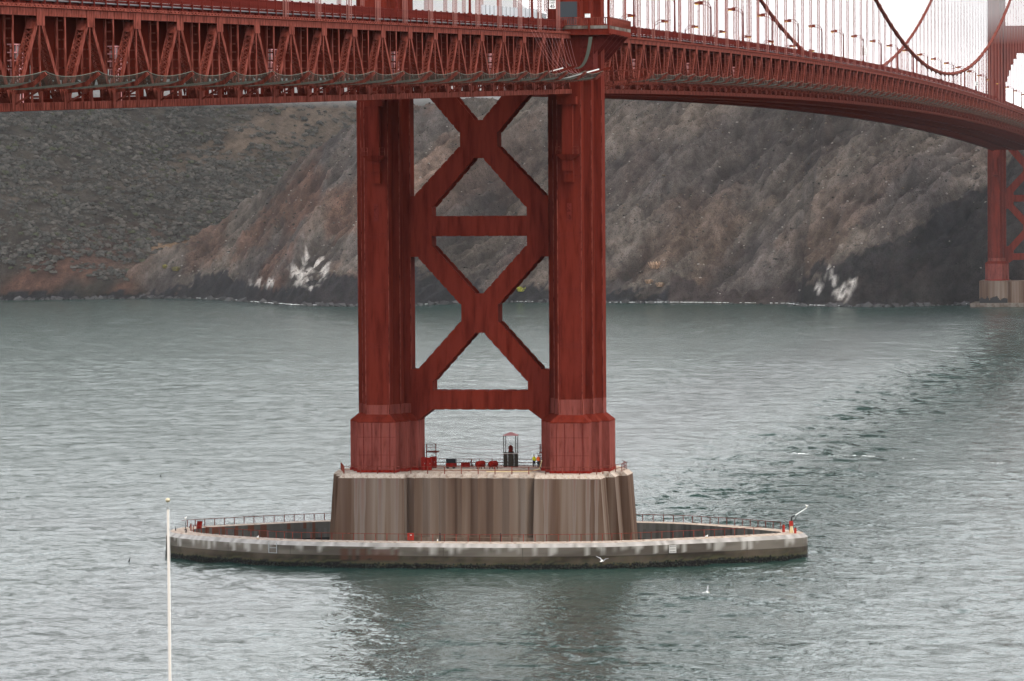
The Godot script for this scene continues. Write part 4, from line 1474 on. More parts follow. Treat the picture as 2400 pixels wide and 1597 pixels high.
func bars(t: Node, rows: int, w: float, h: float) -> void:
	var b := MB.new()
	for r in rows:
		var x := -w * 0.42
		while x < w * 0.36:
			var l := rng.randf_range(0.08, 0.2) * w
			b.box(Vector3(x, h * (0.36 - r * 0.72 / maxf(1.0, rows - 1)) - 0.03, 0.0), Vector3(minf(x + l, w * 0.42), h * (0.36 - r * 0.72 / maxf(1.0, rows - 1)) + 0.05, 0.012))
			x += l + 0.05 * w
	part(t, "print", b.done(), M.sign_black)

func build_traffic() -> void:
	sign_board("speed_sign", "white speed limit 45 sign beside the near tower, cut by the top edge", Vector3(12.6, 77.05, 13.3), 0.92, 1.35, [["SPEED", 0.27, 0.44], ["LIMIT", 0.27, 0.14], ["45", 0.62, -0.33]])
	sign_board("speed_sign", "small distant 45 sign on the near railing before the far tower", Vector3(14.3, 82.7, -774.0), 1.0, 1.4, [["SPEED", 0.26, 0.47], ["LIMIT", 0.26, 0.2], ["45", 0.7, -0.28]])
	for d in [["notice_sign", "white notice sign on the walkway railing at the near tower", Vector3(16.75, 75.55, 8.62), 0.75, 0.55, 2], ["notice_sign", "white text sign on a lamp post far along the near railing", Vector3(14.2, 82.6, -415.0), 1.25, 1.9, 5], ["notice_sign", "pale framed sign on the fender's outer face right of the pier", Vector3(29.6, 2.35, 18.15), 1.05, 1.05, 3]]:
		var t := thing(d[0], d[1], "sign", d[2])
		var b := MB.new()
		b.box(Vector3(-d[3] * 0.5, -d[4] * 0.5, -0.05), Vector3(d[3] * 0.5, d[4] * 0.5, 0))
		part(t, "panel", b.done(), M.guano if d[2].y < 5.0 else M.white_paint)
		bars(t, d[5], d[3], d[4])
		if d[2].y < 5.0: t.rotation.y = 0.52
	# grey wind screens beside the roadway on both sides of the tower
	for k in 2:
		var t := thing("wind_screen", ["grey translucent screen fence on the roadway left of the tower", "short grey translucent screen fence right of the tower walkway"][k], "screen", Vector3.ZERO, 0.0, "screens beside the tower")
		var z0: float = [18.0, -66.0][k]
		for i in ([14, 6][k]):
			var z: float = z0 + i * 3.0
			var y := yb(z) + 8.9
			var b := MB.new()
			b.box(Vector3(11.18, y, z + 0.05), Vector3(11.22, y + 2.35, z + 2.95))
			part(t, "panel", b.done(), M.screen_panel)
			b = MB.new()
			b.box(Vector3(11.12, y, z - 0.05), Vector3(11.28, y + 2.4, z + 0.05))
			part(t, "post", b.done(), M.steel_grey)
	# vehicles, only their upper parts clear the railing
	var cars := [[Vector3(4.6, 0, -20.0), "boxy white truck on the roadway just left of the tower", 1.35], [Vector3(2.0, 0, -256.0), "white van on the roadway right of the tower, nearer one", 1.1], [Vector3(2.0, 0, -281.0), "white van on the roadway right of the tower, farther one", 1.15]]
	for c in cars:
		var p: Vector3 = c[0]
		p.y = yb(p.z) + 8.72
		var t := thing("van", c[1], "van", p, 0.0, "vehicles on the roadway")
		var sc: float = c[2]
		var b := MB.new()
		b.prism(PackedVector2Array([Vector2(-2.4, 0.4), Vector2(2.5, 0.4), Vector2(2.5, 1.2), Vector2(1.75, 1.35), Vector2(1.1, 2.15), Vector2(-2.3, 2.2), Vector2(-2.45, 1.2)]), -0.95, 0.95)
		var body := part(t, "body", b.done(), M.car_white, Transform3D(Basis(Vector3.UP, PI * 0.5).scaled(Vector3.ONE * sc), Vector3.ZERO))
		b = MB.new()
		b.quad(Vector3(1.77, 1.38, 0.8), Vector3(1.77, 1.38, -0.8), Vector3(1.16, 2.1, -0.75), Vector3(1.16, 2.1, 0.75))
		b.box(Vector3(-2.0, 1.4, -0.97), Vector3(1.0, 1.95, 0.97))
		b.box(Vector3(-2.47, 1.3, -0.75), Vector3(-2.37, 2.0, 0.75))
		part(body, "window", b.done(), M.glass_dark)
		for q in [[-1.5, 0.85], [1.6, 0.85], [-1.5, -0.85], [1.6, -0.85]]:
			b = MB.new()
			b.tube([Vector3(q[0], 0.36, q[1] - 0.1), Vector3(q[0], 0.36, q[1] + 0.1)], 0.36, 0.36, 12)
			part(body, "wheel", b.done(), M.rubber)

# ---------------------------------------------------------------- railings
func rail_run(parent: Node, pts: Array, spacing: float, h: float, m: Material, rails: Array, r: float) -> void:
	var b := MB.new()
	for hh in rails:
		var q := []
		for p in pts: q.append(p + Vector3(0, hh, 0))
		b.tube(q, r, r, 5)
	part(parent, "rail", b.done(), m)
	var pm := MB.new()
	pm.box(Vector3(-r * 1.3, 0, -r * 1.3), Vector3(r * 1.3, h, r * 1.3))
	var mesh := pm.done()
	for i in pts.size() - 1:
		var d: float = pts[i].distance_to(pts[i + 1])
		var n := maxi(1, int(round(d / spacing)))
		for k in n:
			part(parent, "post", mesh, m, at(pts[i].lerp(pts[i + 1], k / float(n))))

func build_pier_equipment() -> void:
	var y := 11.95
	var fr := thing("pier_railing", "red pipe railing along the front edge of the pier top", "railing", Vector3.ZERO, 0.0, "railings on the pier")
	rail_run(fr, [Vector3(-20.1, y, 2.0), Vector3(-19.0, y, 6.0), Vector3(-17.9, y, 10.2), Vector3(17.9, y, 10.2), Vector3(19.0, y, 6.0), Vector3(20.2, y, 2.0), Vector3(20.2, y, -2.0), Vector3(19.0, y, -6.0)], 2.45, 1.05, M.paint_truss, [0.52, 1.02], 0.045)
	var bk := thing("pier_railing", "dark red railing along the back edge of the pier top between the legs", "railing", Vector3.ZERO, 0.0, "railings on the pier")
	rail_run(bk, [Vector3(-8.9, y, -7.0), Vector3(9.0, y, -7.0)], 2.9, 1.1, M.paint_dark, [0.15, 0.55, 1.05], 0.05)
	for d in [[-8.0, 2.5, 0.66, 1.84, "red steel cabinet by the left leg, left one of the pair"], [-7.27, 2.45, 0.7, 1.8, "red steel cabinet by the left leg, right one of the pair"], [-7.6, -2.6, 0.75, 1.65, "darker red cabinet standing behind the cabinet pair"]]:
		var t := thing("storage_cabinet", d[4], "cabinet", Vector3(d[0], y, d[1]), 0.0, "red cabinets on the pier")
		var b := MB.new()
		b.box(Vector3(-d[2] * 0.49, 0.08, -0.45), Vector3(d[2] * 0.49, d[3], 0.45))
		part(t, "body", b.done(), M.paint_fresh)
		b = MB.new()
		b.box(Vector3(-d[2] * 0.44, 0.16, 0.45), Vector3(d[2] * 0.44, d[3] - 0.1, 0.48))
		var door := part(t, "door", b.done(), M.paint_fresh)
		b = MB.new()
		b.box(Vector3(d[2] * 0.28, d[3] * 0.5, 0.48), Vector3(d[2] * 0.34, d[3] * 0.5 + 0.18, 0.53))
		part(door, "handle", b.done(), M.steel_grey)
	var g := thing("compressor", "red machine with a dark mesh top on the pier between the legs", "machine", Vector3(-4.95, y, -2.1))
	var b := MB.new()
	b.box(Vector3(-0.7, 0.2, -0.5), Vector3(0.7, 0.78, 0.5))
	part(g, "base", b.done(), M.paint_fresh)
	b = MB.new()
	b.box(Vector3(-0.68, 0.8, -0.48), Vector3(0.68, 1.4, 0.48))
	part(g, "grille", b.done(), M.black)
	for q in [-0.45, 0.45]:
		b = MB.new()
		b.tube([Vector3(q, 0.22, 0.42), Vector3(q, 0.22, 0.6)], 0.22, 0.22, 10)
		part(g, "wheel", b.done(), M.rubber)
	var e := thing("equipment_box", "low red box with a hose beside the compressor", "box", Vector3(-3.04, y, -2.95))
	b = MB.new()
	b.box(Vector3(-0.6, 0.12, -0.4), Vector3(0.6, 0.72, 0.4))
	part(e, "body", b.done(), M.paint_fresh)
	b = MB.new()
	b.box(Vector3(-0.63, 0.72, -0.43), Vector3(0.63, 0.8, 0.43))
	part(e, "lid", b.done(), M.paint)
	b = MB.new()
	b.tube([Vector3(0.5, 0.7, 0.2), Vector3(0.75, 0.95, 0.2), Vector3(1.0, 0.6, 0.2), Vector3(1.15, 0.08, 0.3)], 0.05, 0.05, 6)
	part(e, "hose", b.done(), M.rubber)
	for k in 2:
		var t := thing("air_tank", ["red air tank lying on the pier, left of the two", "red air tank lying on the pier, right of the two"][k], "tank", Vector3([-0.69, 1.14][k], y, -1.25), 0.0, "air tanks on the pier")
		b = MB.new()
		var pts := [Vector3(0.35, 0.7, -1.0), Vector3(0.3, 0.7, -0.85), Vector3(-0.1, 0.7, 0.75), Vector3(-0.15, 0.7, 0.95)]
		b.tube([pts[0], pts[1]], 0.25, 0.46, 16)
		b.tube([pts[1], pts[2]], 0.46, 0.46, 16)
		b.tube([pts[2], pts[3]], 0.46, 0.22, 16)
		part(t, "shell", b.done(), M.paint_fresh)
		b = MB.new()
		for q in [[-0.3, 0.5], [0.35, 0.5], [-0.1, -0.6], [0.6, -0.6]]: b.box(Vector3(q[0] - 0.05, 0, q[1] - 0.05), Vector3(q[0] + 0.05, 0.5, q[1] + 0.05))
		part(t, "stand", b.done(), M.paint_dark)
		b = MB.new()
		b.tube([Vector3(0.0, 1.1, 0.2), Vector3(0.0, 1.5, 0.2)], 0.05, 0.05, 6)
		part(t, "valve", b.done(), M.paint_dark)
	# fog signal tower: dark timber lower walls, steel cage and lantern
	var f := thing("beacon_tower", "open steel cage beacon on dark timber walls at the back of the pier", "beacon", Vector3(2.9, y, -6.3))
	for q in [-1.02, -0.72, 0.72, 1.02]:
		b = MB.new()
		b.box(Vector3(q - 0.05, 0, -0.05), Vector3(q + 0.05, 4.5, 0.05))
		part(f, "post", b.done(), M.timber_dark)
	for q in [[-1.0, -0.48], [-0.38, 0.42], [0.5, 1.0]]:
		b = MB.new()
		b.box(Vector3(q[0], 0, -0.2), Vector3(q[1], 2.15 + 0.2 * sin(q[0] * 9.0), 0.1))
		part(f, "timber_wall", b.done(), M.timber_dark)
	b = MB.new()
	b.box(Vector3(-1.05, 1.85, 0.1), Vector3(1.05, 1.97, 0.16))
	b.box(Vector3(-1.05, 2.9, -0.04), Vector3(1.05, 2.98, 0.04))
	part(f, "cross_rail", b.done(), M.guano)
	b = MB.new()
	b.hexa([Vector3(-1.1, 4.5, 0.9), Vector3(1.1, 4.5, 0.9), Vector3(1.1, 4.5, -0.9), Vector3(-1.1, 4.5, -0.9), Vector3(-0.15, 4.95, 0.15), Vector3(0.15, 4.95, 0.15), Vector3(0.15, 4.95, -0.15), Vector3(-0.15, 4.95, -0.15)])
	part(f, "roof", b.done(), M.ladder)
	b = MB.new()
	b.tube([Vector3(0, 2.15, 0), Vector3(0, 2.85, 0)], 0.33, 0.33, 12)
	b.tube([Vector3(0, 2.85, 0), Vector3(0, 3.15, 0)], 0.38, 0.05, 12)
	part(f, "lantern", b.done(), M.paint_dark)
	for s in [-1.0, 1.0]:
		var t := thing("stair_platform", "red steel landing with stair on the left leg's inner side" if s < 0 else "red steel landing with stair on the right leg's inner side", "stair", Vector3(s * 8.2 + 0.2, y, -4.0), 0.0, "stair landings on the pier")
		b = MB.new()
		b.box(Vector3(-0.75, 2.2, -1.2), Vector3(0.75, 2.32, 1.2))
		part(t, "landing", b.done(), M.paint_dark)
		for q in [-0.68, 0.68]:
			b = MB.new()
			b.box(Vector3(q - 0.06, 0, 1.05), Vector3(q + 0.06, 3.45, 1.17))
			part(t, "post", b.done(), M.paint_dark)
		b = MB.new()
		for hh in [2.85, 3.38]: b.box(Vector3(-0.72, hh, 1.06), Vector3(0.72, hh + 0.06, 1.14))
		for k in 6: b.box(Vector3(-0.6 + k * 0.24, 2.3, 1.08), Vector3(-0.56 + k * 0.24, 3.4, 1.12))
		part(t, "guard_rail", b.done(), M.paint_dark)
		for k in 8:
			b = MB.new()
			b.box(Vector3(-0.5 - s * (-0.9 + k * 0.22), 0.22 + k * 0.26, 0.3), Vector3(-0.2 - s * (-0.9 + k * 0.22), 0.27 + k * 0.26, 1.0))
			part(t, "step", b.done(), M.paint_dark)
	var w := thing("control_cabinet", "small pale grey cabinet beside the workers on the pier", "cabinet", Vector3(7.25, y, -5.9))
	b = MB.new()
	b.box(Vector3(-0.28, 0.05, -0.2), Vector3(0.28, 0.95, 0.2))
	part(w, "body", b.done(), M.steel_grey)
	b = MB.new()
	b.box(Vector3(-0.3, 0.95, -0.22), Vector3(0.3, 1.0, 0.22))
	part(w, "lid", b.done(), M.white_paint)
	# slack lines hung between the legs
	for d in [[3.6, 1.0, "upper slack line strung between the tower legs above the pier"], [3.2, 1.4, "lower slack line strung between the tower legs above the pier"], [6.0, 0.5, "scalloped wire hung between the pedestals"]]:
		var t := thing("slack_line", d[2], "rope", Vector3(0, y, -4.2), 0.0, "lines between the legs")
		var pts := []
		for i in 25:
			var q := i / 24.0
			pts.append(Vector3(lerp(-8.6, 8.6, q), d[0] - d[1] * 4.0 * q * (1.0 - q) + (0.14 * absf(sin(q * 26.0)) if d[0] > 5.0 else 0.0), 0))
		b = MB.new()
		b.tube(pts, 0.02, 0.02, 4)
		part(t, "line", b.done(), M.paint_dark if d[0] < 5.0 else M.steel_grey)
	var h := thing("fire_hose", "tan hose trailing along the pier top to the right leg", "hose", Vector3(0, y, 0))
	b = MB.new()
	b.tube([Vector3(1.5, 0.06, 5.5), Vector3(4.5, 0.06, 5.2), Vector3(7.6, 0.08, 5.0), Vector3(8.9, 0.4, 4.6), Vector3(9.2, 1.6, 4.2)], 0.07, 0.07, 6)
	part(h, "hose", b.done(), M.hose)
	var lo := thing("rope_loop", "pale rope loop hanging over the pier cap under the right leg", "rope", Vector3(15.2, y, 10.75))
	b = MB.new()
	var lp := []
	for i in 12: lp.append(Vector3(cos(PI * i / 11.0) * 1.25, -0.25 - sin(PI * i / 11.0) * 0.75, 0))
	b.tube(lp, 0.05, 0.05, 5)
	part(lo, "rope", b.done(), M.hose)
	person(Vector3(6.4, y, -5.6), 0.5, Color(0.62, 0.66, 0.03), "person in a yellow safety jacket standing on the pier")
	person(Vector3(7.02, y, -5.5), -0.5, Color(0.75, 0.14, 0.03), "person in an orange safety vest standing on the pier")

# ---------------------------------------------------------------- bodies
func sdf_mesh(bones: Array, cell: float, k: float) -> ArrayMesh:
	var lo := Vector3.ONE * 1e9
	var hi := -lo
	for q in bones:
		for i in 2:
			var r: float = q[2 + i]
			lo = lo.min(q[i] - Vector3.ONE * (r + cell * 2))
			hi = hi.max(q[i] + Vector3.ONE * (r + cell * 2))
	var n := Vector3i(((hi - lo) / cell).ceil()) + Vector3i.ONE
	var val := PackedFloat32Array()
	val.resize(n.x * n.y * n.z)
	var own := PackedByteArray()
	own.resize(val.size())
	for z in n.z:
		for y in n.y:
			for x in n.x:
				var p := lo + Vector3(x, y, z) * cell
				var s := 0.0
				var best := 1e9
				var who := 0
				for j in bones.size():
					var q: Array = bones[j]
					var ab: Vector3 = q[1] - q[0]
					var t := clampf((p - q[0]).dot(ab) / maxf(ab.length_squared(), 1e-8), 0, 1)
					var d: float = (p - q[0] - ab * t).length() - lerpf(q[2], q[3], t)
					s += exp(-k * clampf(d, -1.0, 0.6))
					if d < best:
						best = d
						who = j
				var i := (z * n.y + y) * n.x + x
				val[i] = -log(maxf(s, 1e-30)) / k
				own[i] = who
	var vid := {}
	var vs := PackedVector3Array()
	var cs := PackedColorArray()
	var sx := 1
	var sy := n.x
	var sz := n.x * n.y
	var corner := [0, sx, sy, sx + sy, sz, sx + sz, sy + sz, sx + sy + sz]
	var off := [Vector3(0, 0, 0), Vector3(1, 0, 0), Vector3(0, 1, 0), Vector3(1, 1, 0), Vector3(0, 0, 1), Vector3(1, 0, 1), Vector3(0, 1, 1), Vector3(1, 1, 1)]
	var edges := [[0, 1], [2, 3], [4, 5], [6, 7], [0, 2], [1, 3], [4, 6], [5, 7], [0, 4], [1, 5], [2, 6], [3, 7]]
	for z in n.z - 1:
		for y in n.y - 1:
			for x in n.x - 1:
				var i := (z * n.y + y) * n.x + x
				var neg := 0
				for c in corner:
					if val[i + c] < 0.0: neg += 1
				if neg == 0 or neg == 8: continue
				var sum := Vector3.ZERO
				var m := 0
				for e in edges:
					var a := val[i + corner[e[0]]]
					var b := val[i + corner[e[1]]]
					if (a < 0.0) != (b < 0.0):
						sum += off[e[0]].lerp(off[e[1]], a / (a - b))
						m += 1
				vid[i] = vs.size()
				vs.append(lo + (Vector3(x, y, z) + sum / m) * cell)
				cs.append(bones[own[i]][4])
	var st := SurfaceTool.new()
	st.begin(Mesh.PRIMITIVE_TRIANGLES)
	st.set_smooth_group(0)
	for z in range(1, n.z - 1):
		for y in range(1, n.y - 1):
			for x in range(1, n.x - 1):
				var i := (z * n.y + y) * n.x + x
				var a := val[i]
				for ax in [[sx, sy, sz], [sy, sz, sx], [sz, sx, sy]]:
					var b := val[i + ax[0]]
					if (a < 0.0) == (b < 0.0): continue
					var q := [i - ax[1] - ax[2], i - ax[2], i, i - ax[1]]
					if not (vid.has(q[0]) and vid.has(q[1]) and vid.has(q[2]) and vid.has(q[3])): continue
					if a < 0.0: q.reverse()
					for j in [0, 1, 2, 0, 2, 3]:
						st.set_color(cs[vid[q[j]]])
						st.add_vertex(vs[vid[q[j]]])
	st.index()
	st.generate_normals()
	return st.commit()

func person(p: Vector3, turn: float, jacket: Color, label: String) -> void:
	var t := thing("person", label, "person", p, turn, "workers on the pier")
	var tr := Color(0.015, 0.017, 0.025)
	var sk := Color(0.30, 0.18, 0.13)
	var hr := Color(0.02, 0.018, 0.016)
	var V := func(x, y, z): return Vector3(x, y, z)
	var bones := [
		[V.call(0, 0.98, 0), V.call(0, 1.18, 0), 0.135, 0.14, jacket], [V.call(-0.07, 1.34, 0), V.call(0.07, 1.34, 0), 0.125, 0.125, jacket], [V.call(0, 1.15, 0.01), V.call(0, 1.36, 0), 0.15, 0.13, jacket],
		[V.call(-0.17, 1.40, 0), V.call(-0.25, 1.14, 0.03), 0.062, 0.052, jacket], [V.call(-0.25, 1.14, 0.03), V.call(-0.18, 1.0, 0.22), 0.05, 0.04, jacket],
		[V.call(0.17, 1.40, 0), V.call(0.25, 1.14, 0.03), 0.062, 0.052, jacket], [V.call(0.25, 1.14, 0.03), V.call(0.2, 0.93, 0.14), 0.05, 0.04, jacket],
		[V.call(-0.18, 1.0, 0.22), V.call(-0.15, 0.98, 0.30), 0.035, 0.03, sk], [V.call(0.2, 0.93, 0.14), V.call(0.19, 0.86, 0.2), 0.035, 0.03, sk],
		[V.call(0, 1.42, 0), V.call(0, 1.52, 0.01), 0.055, 0.05, sk], [V.call(0, 1.58, 0.02), V.call(0, 1.64, 0.015), 0.088, 0.095, sk], [V.call(0, 1.66, -0.02), V.call(0, 1.68, 0.0), 0.098, 0.098, hr], [V.call(0, 1.58, 0.10), V.call(0, 1.60, 0.115), 0.018, 0.014, sk],
		[V.call(-0.09, 0.94, 0), V.call(-0.10, 0.50, 0.02), 0.095, 0.066, tr], [V.call(-0.10, 0.50, 0.02), V.call(-0.11, 0.10, -0.02), 0.064, 0.048, tr], [V.call(-0.11, 0.05, -0.04), V.call(-0.13, 0.045, 0.15), 0.05, 0.042, hr],
		[V.call(0.09, 0.94, 0), V.call(0.11, 0.50, 0.03), 0.095, 0.066, tr], [V.call(0.11, 0.50, 0.03), V.call(0.12, 0.10, -0.01), 0.064, 0.048, tr], [V.call(0.12, 0.05, -0.03), V.call(0.14, 0.045, 0.16), 0.05, 0.042, hr]]
	part(t, "body", sdf_mesh(bones, 0.036, 45.0), M.tinted)

func build_birds() -> void:
	var wht := Color(0.68, 0.67, 0.65)
	var gry := Color(0.30, 0.30, 0.31)
	var blk := Color(0.015, 0.015, 0.017)
	var bill := Color(0.5, 0.35, 0.08)
	# gulls on the wing
	var gull := [[Vector3(0, 0, -0.22), Vector3(0, 0.02, 0.12), 0.05, 0.085, wht], [Vector3(0, 0.02, 0.12), Vector3(0, 0.05, 0.27), 0.07, 0.05, wht], [Vector3(0, 0.05, 0.30), Vector3(0, 0.04, 0.38), 0.025, 0.014, bill], [Vector3(0, 0, -0.22), Vector3(0, 0.0, -0.42), 0.05, 0.03, wht]]
	for s in [-1.0, 1.0]:
		gull.append([Vector3(s * 0.05, 0.04, 0.08), Vector3(s * 0.34, 0.26, 0.10), 0.045, 0.034, gry])
		gull.append([Vector3(s * 0.05, 0.04, -0.04), Vector3(s * 0.34, 0.25, 0.0), 0.04, 0.03, gry])
		gull.append([Vector3(s * 0.34, 0.26, 0.08), Vector3(s * 0.78, 0.40, -0.06), 0.032, 0.016, gry])
		gull.append([Vector3(s * 0.34, 0.25, 0.0), Vector3(s * 0.66, 0.36, -0.08), 0.03, 0.016, gry])
		gull.append([Vector3(s * 0.76, 0.40, -0.05), Vector3(s * 0.92, 0.42, -0.15), 0.02, 0.012, blk])
	var gm := sdf_mesh(gull, 0.024, 60.0)
	for d in [[Vector3(28.5, 5.3, 73.3), 2.7, 0.1, "gull flying low with raised wings in front of the fender"], [Vector3(44.0, 3.2, 12.0 + 80.0), 1.2, 0.5, "gull flying low over the water below the fender's right end"]]:
		var t := thing("gull", d[3], "bird", d[0], d[1], "gulls")
		t.rotation.z = d[2]
		t.scale = Vector3.ONE * 1.25
		part(t, "body", gm, M.tinted)
	var stand := [[Vector3(0, 0.22, -0.12), Vector3(0, 0.27, 0.08), 0.07, 0.085, wht], [Vector3(0, 0.30, 0.10), Vector3(0, 0.42, 0.16), 0.055, 0.05, wht], [Vector3(0, 0.42, 0.2), Vector3(0, 0.41, 0.28), 0.022, 0.012, bill], [Vector3(0, 0.27, -0.05), Vector3(0, 0.23, -0.34), 0.07, 0.025, gry], [Vector3(-0.03, 0.18, 0), Vector3(-0.03, 0.0, 0.01), 0.016, 0.014, bill], [Vector3(0.03, 0.18, 0), Vector3(0.03, 0.0, 0.01), 0.016, 0.014, bill]]
	var sm := sdf_mesh(stand, 0.02, 60.0)
	for d in [[Vector3(46.32, 7.05, 2.9), -1.2, "gull perched on the tip of the davit crane"], [Vector3(-28.0, 3.5, 20.2), 0.8, "gull standing on the fender's near walkway left of the pier"], [Vector3(-2.0, 3.5, 23.8), 0.2, "gull standing on the fender's near walkway in front of the pier"], [Vector3(33.6, 3.5, 13.0), 1.2, "gull standing on the fender's near walkway right of the pier"], [Vector3(-41.9, 5.0, 5.9), 1.9, "gull perched on the small beacon post at the fender's left end"]]:
		var t := thing("gull", d[2], "bird", d[0], d[1], "gulls")
		part(t, "body", sm, M.tinted)
	var corm := [[Vector3(0, 0.14, -0.06), Vector3(0, 0.36, 0.02), 0.085, 0.07, blk], [Vector3(0, 0.36, 0.02), Vector3(0, 0.56, 0.06), 0.05, 0.034, blk], [Vector3(0, 0.58, 0.07), Vector3(0, 0.62, 0.16), 0.04, 0.028, blk], [Vector3(0, 0.62, 0.18), Vector3(0, 0.61, 0.27), 0.018, 0.01, bill], [Vector3(0, 0.16, -0.08), Vector3(0, 0.03, -0.22), 0.06, 0.025, blk], [Vector3(-0.05, 0.1, 0), Vector3(-0.05, 0, 0.04), 0.024, 0.02, blk], [Vector3(0.05, 0.1, 0), Vector3(0.05, 0, 0.04), 0.024, 0.02, blk]]
	var cmesh := sdf_mesh(corm, 0.022, 60.0)
	for d in [[Vector3(-44.2, 3.45, 6.6), -0.8, "black cormorant at the fender's left tip, leftmost of the group"], [Vector3(-43.0, 3.5, 7.2), 0.4, "black cormorant second from the fender's left tip"], [Vector3(-40.6, 3.5, 10.6), 1.4, "black cormorant on the near edge of the fender's left end"], [Vector3(-42.2, 3.5, 1.9), 2.0, "black cormorant right of the small beacon post"]]:
		var t := thing("cormorant", d[2], "bird", d[0], d[1], "cormorants on the fender")
		part(t, "body", cmesh, M.tinted)
	var sw := thing("cormorant", "dark bird swimming on the water left of the flagpole", "bird", Vector3(-46.9, -0.08, 18.1), 1.5, "birds on the water")
	part(sw, "body", cmesh, M.tinted)
	var sw2 := thing("cormorant", "tiny dark bird on the open water far left of the pier", "bird", Vector3(-88.9, -0.1, -162.0), 1.5, "birds on the water")
	part(sw2, "body", cmesh, M.tinted)

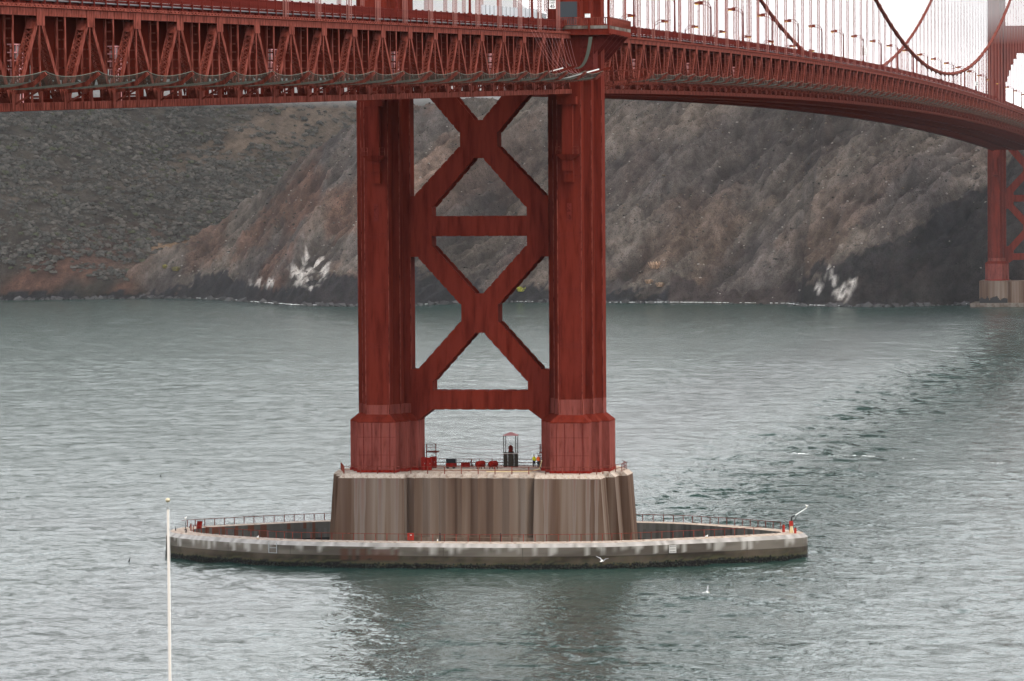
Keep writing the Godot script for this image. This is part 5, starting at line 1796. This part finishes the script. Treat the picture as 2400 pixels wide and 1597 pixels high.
func build_fender_things() -> void:
	var near := []
	for i in range(9, 192, 3): near.append(fp(i, 3.45, 3.49))
	var far := []
	for i in range(216, 398, 3): far.append(fp(i, 0.75, 3.49))
	var r1 := thing("fender_railing", "thin red pipe railing along the fender's near walkway", "railing", Vector3.ZERO, 0.0, "railings on the fender")
	rail_run(r1, near, 2.4, 1.0, M.paint_truss, [0.98], 0.035)
	var r2 := thing("fender_railing", "red pipe railing along the fender's far rim behind the pier", "railing", Vector3.ZERO, 0.0, "railings on the fender")
	rail_run(r2, far, 2.6, 1.0, M.paint_dark, [0.98], 0.04)
	var b := MB.new()
	# davit crane
	var c := thing("davit_crane", "small red davit crane with raised jib at the fender's right tip", "crane", Vector3(44.15, 3.49, 2.6))
	b.hexa([Vector3(-0.3, 0, 0.25), Vector3(0.25, 0, 0.25), Vector3(0.25, 0, -0.25), Vector3(-0.3, 0, -0.25), Vector3(-0.14, 1.05, 0.14), Vector3(0.12, 1.05, 0.14), Vector3(0.12, 1.05, -0.14), Vector3(-0.14, 1.05, -0.14)])
	part(c, "pedestal", b.done(), M.hose)
	b = MB.new()
	b.box(Vector3(-0.32, 0.95, -0.2), Vector3(0.2, 1.65, 0.2))
	b.box(Vector3(-0.34, 0.0, -0.06), Vector3(-0.24, 1.0, 0.06))
	part(c, "winch", b.done(), M.red_box)
	b = MB.new()
	b.tube([Vector3(-0.05, 1.5, 0), Vector3(0.0, 2.2, 0)], 0.11, 0.09, 8)
	part(c, "mast", b.done(), M.black)
	b = MB.new()
	b.bar(Vector3(-0.05, 2.15, 0), Vector3(0.5, 2.45, 0), 0.16, 0.18)
	part(c, "jib_foot", b.done(), M.black)
	b = MB.new()
	b.bar(Vector3(0.45, 2.42, 0), Vector3(2.1, 3.45, 0), 0.11, 0.12)
	part(c, "jib", b.done(), M.white_paint)
	b = MB.new()
	b.bar(Vector3(0.15, 1.4, 0), Vector3(1.05, 2.75, 0), 0.07, 0.07)
	part(c, "stay", b.done(), M.black)
	for d in [[Vector3(42.95, 3.49, 1.9), 0.20, 1.0, "red capped post left of the davit crane"], [Vector3(44.75, 3.49, 3.4), 0.17, 0.7, "short red post right of the davit crane"]]:
		var t := thing("bollard", d[3], "post", d[0], 0.0, "red posts at the fender's right tip")
		b = MB.new()
		b.tube([Vector3.ZERO, Vector3(0, d[2], 0)], d[1], d[1], 12)
		part(t, "post", b.done(), M.red_box)
		b = MB.new()
		b.tube([Vector3(0, d[2], 0), Vector3(0, d[2] + 0.08, 0)], d[1] * 1.08, d[1] * 0.7, 12)
		part(t, "cap", b.done(), M.paint_truss)
	var x := thing("life_ring_box", "tilted red box on the fender's left end", "box", Vector3(-40.7, 3.49, 2.7), 0.3)
	b = MB.new()
	b.hexa([Vector3(-0.42, 0, 0.2), Vector3(0.32, 0, 0.2), Vector3(0.32, 0, -0.2), Vector3(-0.42, 0, -0.2), Vector3(-0.26, 1.0, 0.2), Vector3(0.46, 1.0, 0.2), Vector3(0.46, 1.0, -0.2), Vector3(-0.26, 1.0, -0.2)])
	part(x, "box", b.done(), M.paint_fresh)
	b = MB.new()
	b.bar(Vector3(-0.3, 1.03, 0), Vector3(0.5, 1.03, 0), 0.46, 0.06)
	part(x, "lid", b.done(), M.paint_dark)
	var l := thing("marker_light", "small dark beacon post at the fender's left end", "beacon", Vector3(-41.9, 3.49, 5.9))
	b = MB.new()
	b.tube([Vector3.ZERO, Vector3(0, 0.15, 0)], 0.2, 0.12, 10)
	b.tube([Vector3(0, 0.15, 0), Vector3(0, 1.15, 0)], 0.05, 0.05, 8)
	part(l, "post", b.done(), M.black)
	b = MB.new()
	b.tube([Vector3(0, 1.15, 0), Vector3(0, 1.45, 0)], 0.13, 0.1, 10)
	part(l, "lantern", b.done(), M.steel_grey)
	var s := thing("red_board", "square orange red board on the fender's near railing before the pier", "sign", Vector3(-6.1, 3.55, 22.0))
	b = MB.new()
	b.box(Vector3(-0.45, 0.05, -0.04), Vector3(0.45, 1.05, 0.0))
	part(s, "panel", b.done(), M.red_box)
	b = MB.new()
	b.box(Vector3(-0.16, 0.72, 0.0), Vector3(0.16, 0.80, 0.01))
	part(s, "print", b.done(), M.white_paint)
	for d in [[-2.0, 22.0], [6.4, 21.9]]:
		var t := thing("mooring_post", "dark mooring post on the fender, just right of the red board" if d[0] < 0 else "dark mooring post on the fender before the pier's centre", "post", Vector3(d[0], 3.49, d[1]), 0.0, "mooring posts on the fender")
		b = MB.new()
		b.tube([Vector3.ZERO, Vector3(0, 0.95, 0)], 0.09, 0.08, 8)
		part(t, "post", b.done(), M.black)
		b = MB.new()
		b.tube([Vector3(0, 0.95, 0), Vector3(0, 1.15, 0)], 0.13, 0.06, 8)
		part(t, "cap", b.done(), M.black)
	# access ladder frame on the outer face
	var a := thing("wall_ladder", "grey ladder frame on the fender's outer face left of the pier", "ladder", fp(55, -0.08, 1.8), 0.0)
	var nn := fender_nrm[55]
	a.rotation.y = atan2(nn.x, nn.y)
	b = MB.new()
	for q in [-0.65, 0.65]: b.box(Vector3(q - 0.05, 0, 0), Vector3(q + 0.05, 1.45, 0.06))
	part(a, "rail", b.done(), M.steel_grey)
	for k in 2:
		b = MB.new()
		b.box(Vector3(-0.65, k * 0.7, 0.0), Vector3(0.65, k * 0.7 + 0.07, 0.07))
		part(a, "rung", b.done(), M.steel_grey)

func build_flagpole() -> void:
	var g := 50.3 - 0.205 * (625.0 - 412.3)
	var f := thing("flagpole", "tall white flagpole with a ball finial in the left foreground", "flagpole", Vector3(60.05, g - 0.3, 412.3))
	var top := 36.45 - (g - 0.3)
	var b := MB.new()
	b.tube([Vector3.ZERO, Vector3(0, top * 0.6, 0), Vector3(-0.03, top, 0)], 0.115, 0.055, 16)
	part(f, "pole", b.done(), M.flag_white)
	b = MB.new()
	b.tube([Vector3(-0.03, top - 0.05, 0), Vector3(-0.03, top + 0.1, 0)], 0.075, 0.06, 12)
	b.tube([Vector3(-0.03, top + 0.1, 0), Vector3(-0.03, top + 0.3, 0)], 0.022, 0.022, 8)
	part(f, "truck", b.done(), M.steel_grey)
	var s := SphereMesh.new()
	s.radius = 0.115
	s.height = 0.23
	part(f, "ball", s, M.brass, at(Vector3(-0.03, top + 0.4, 0)))
	b = MB.new()
	b.tube([Vector3(0.09, 0.5, 0.05), Vector3(0.07, top - 0.05, 0.05)], 0.007, 0.007, 4)
	part(f, "halyard", b.done(), M.white_paint)
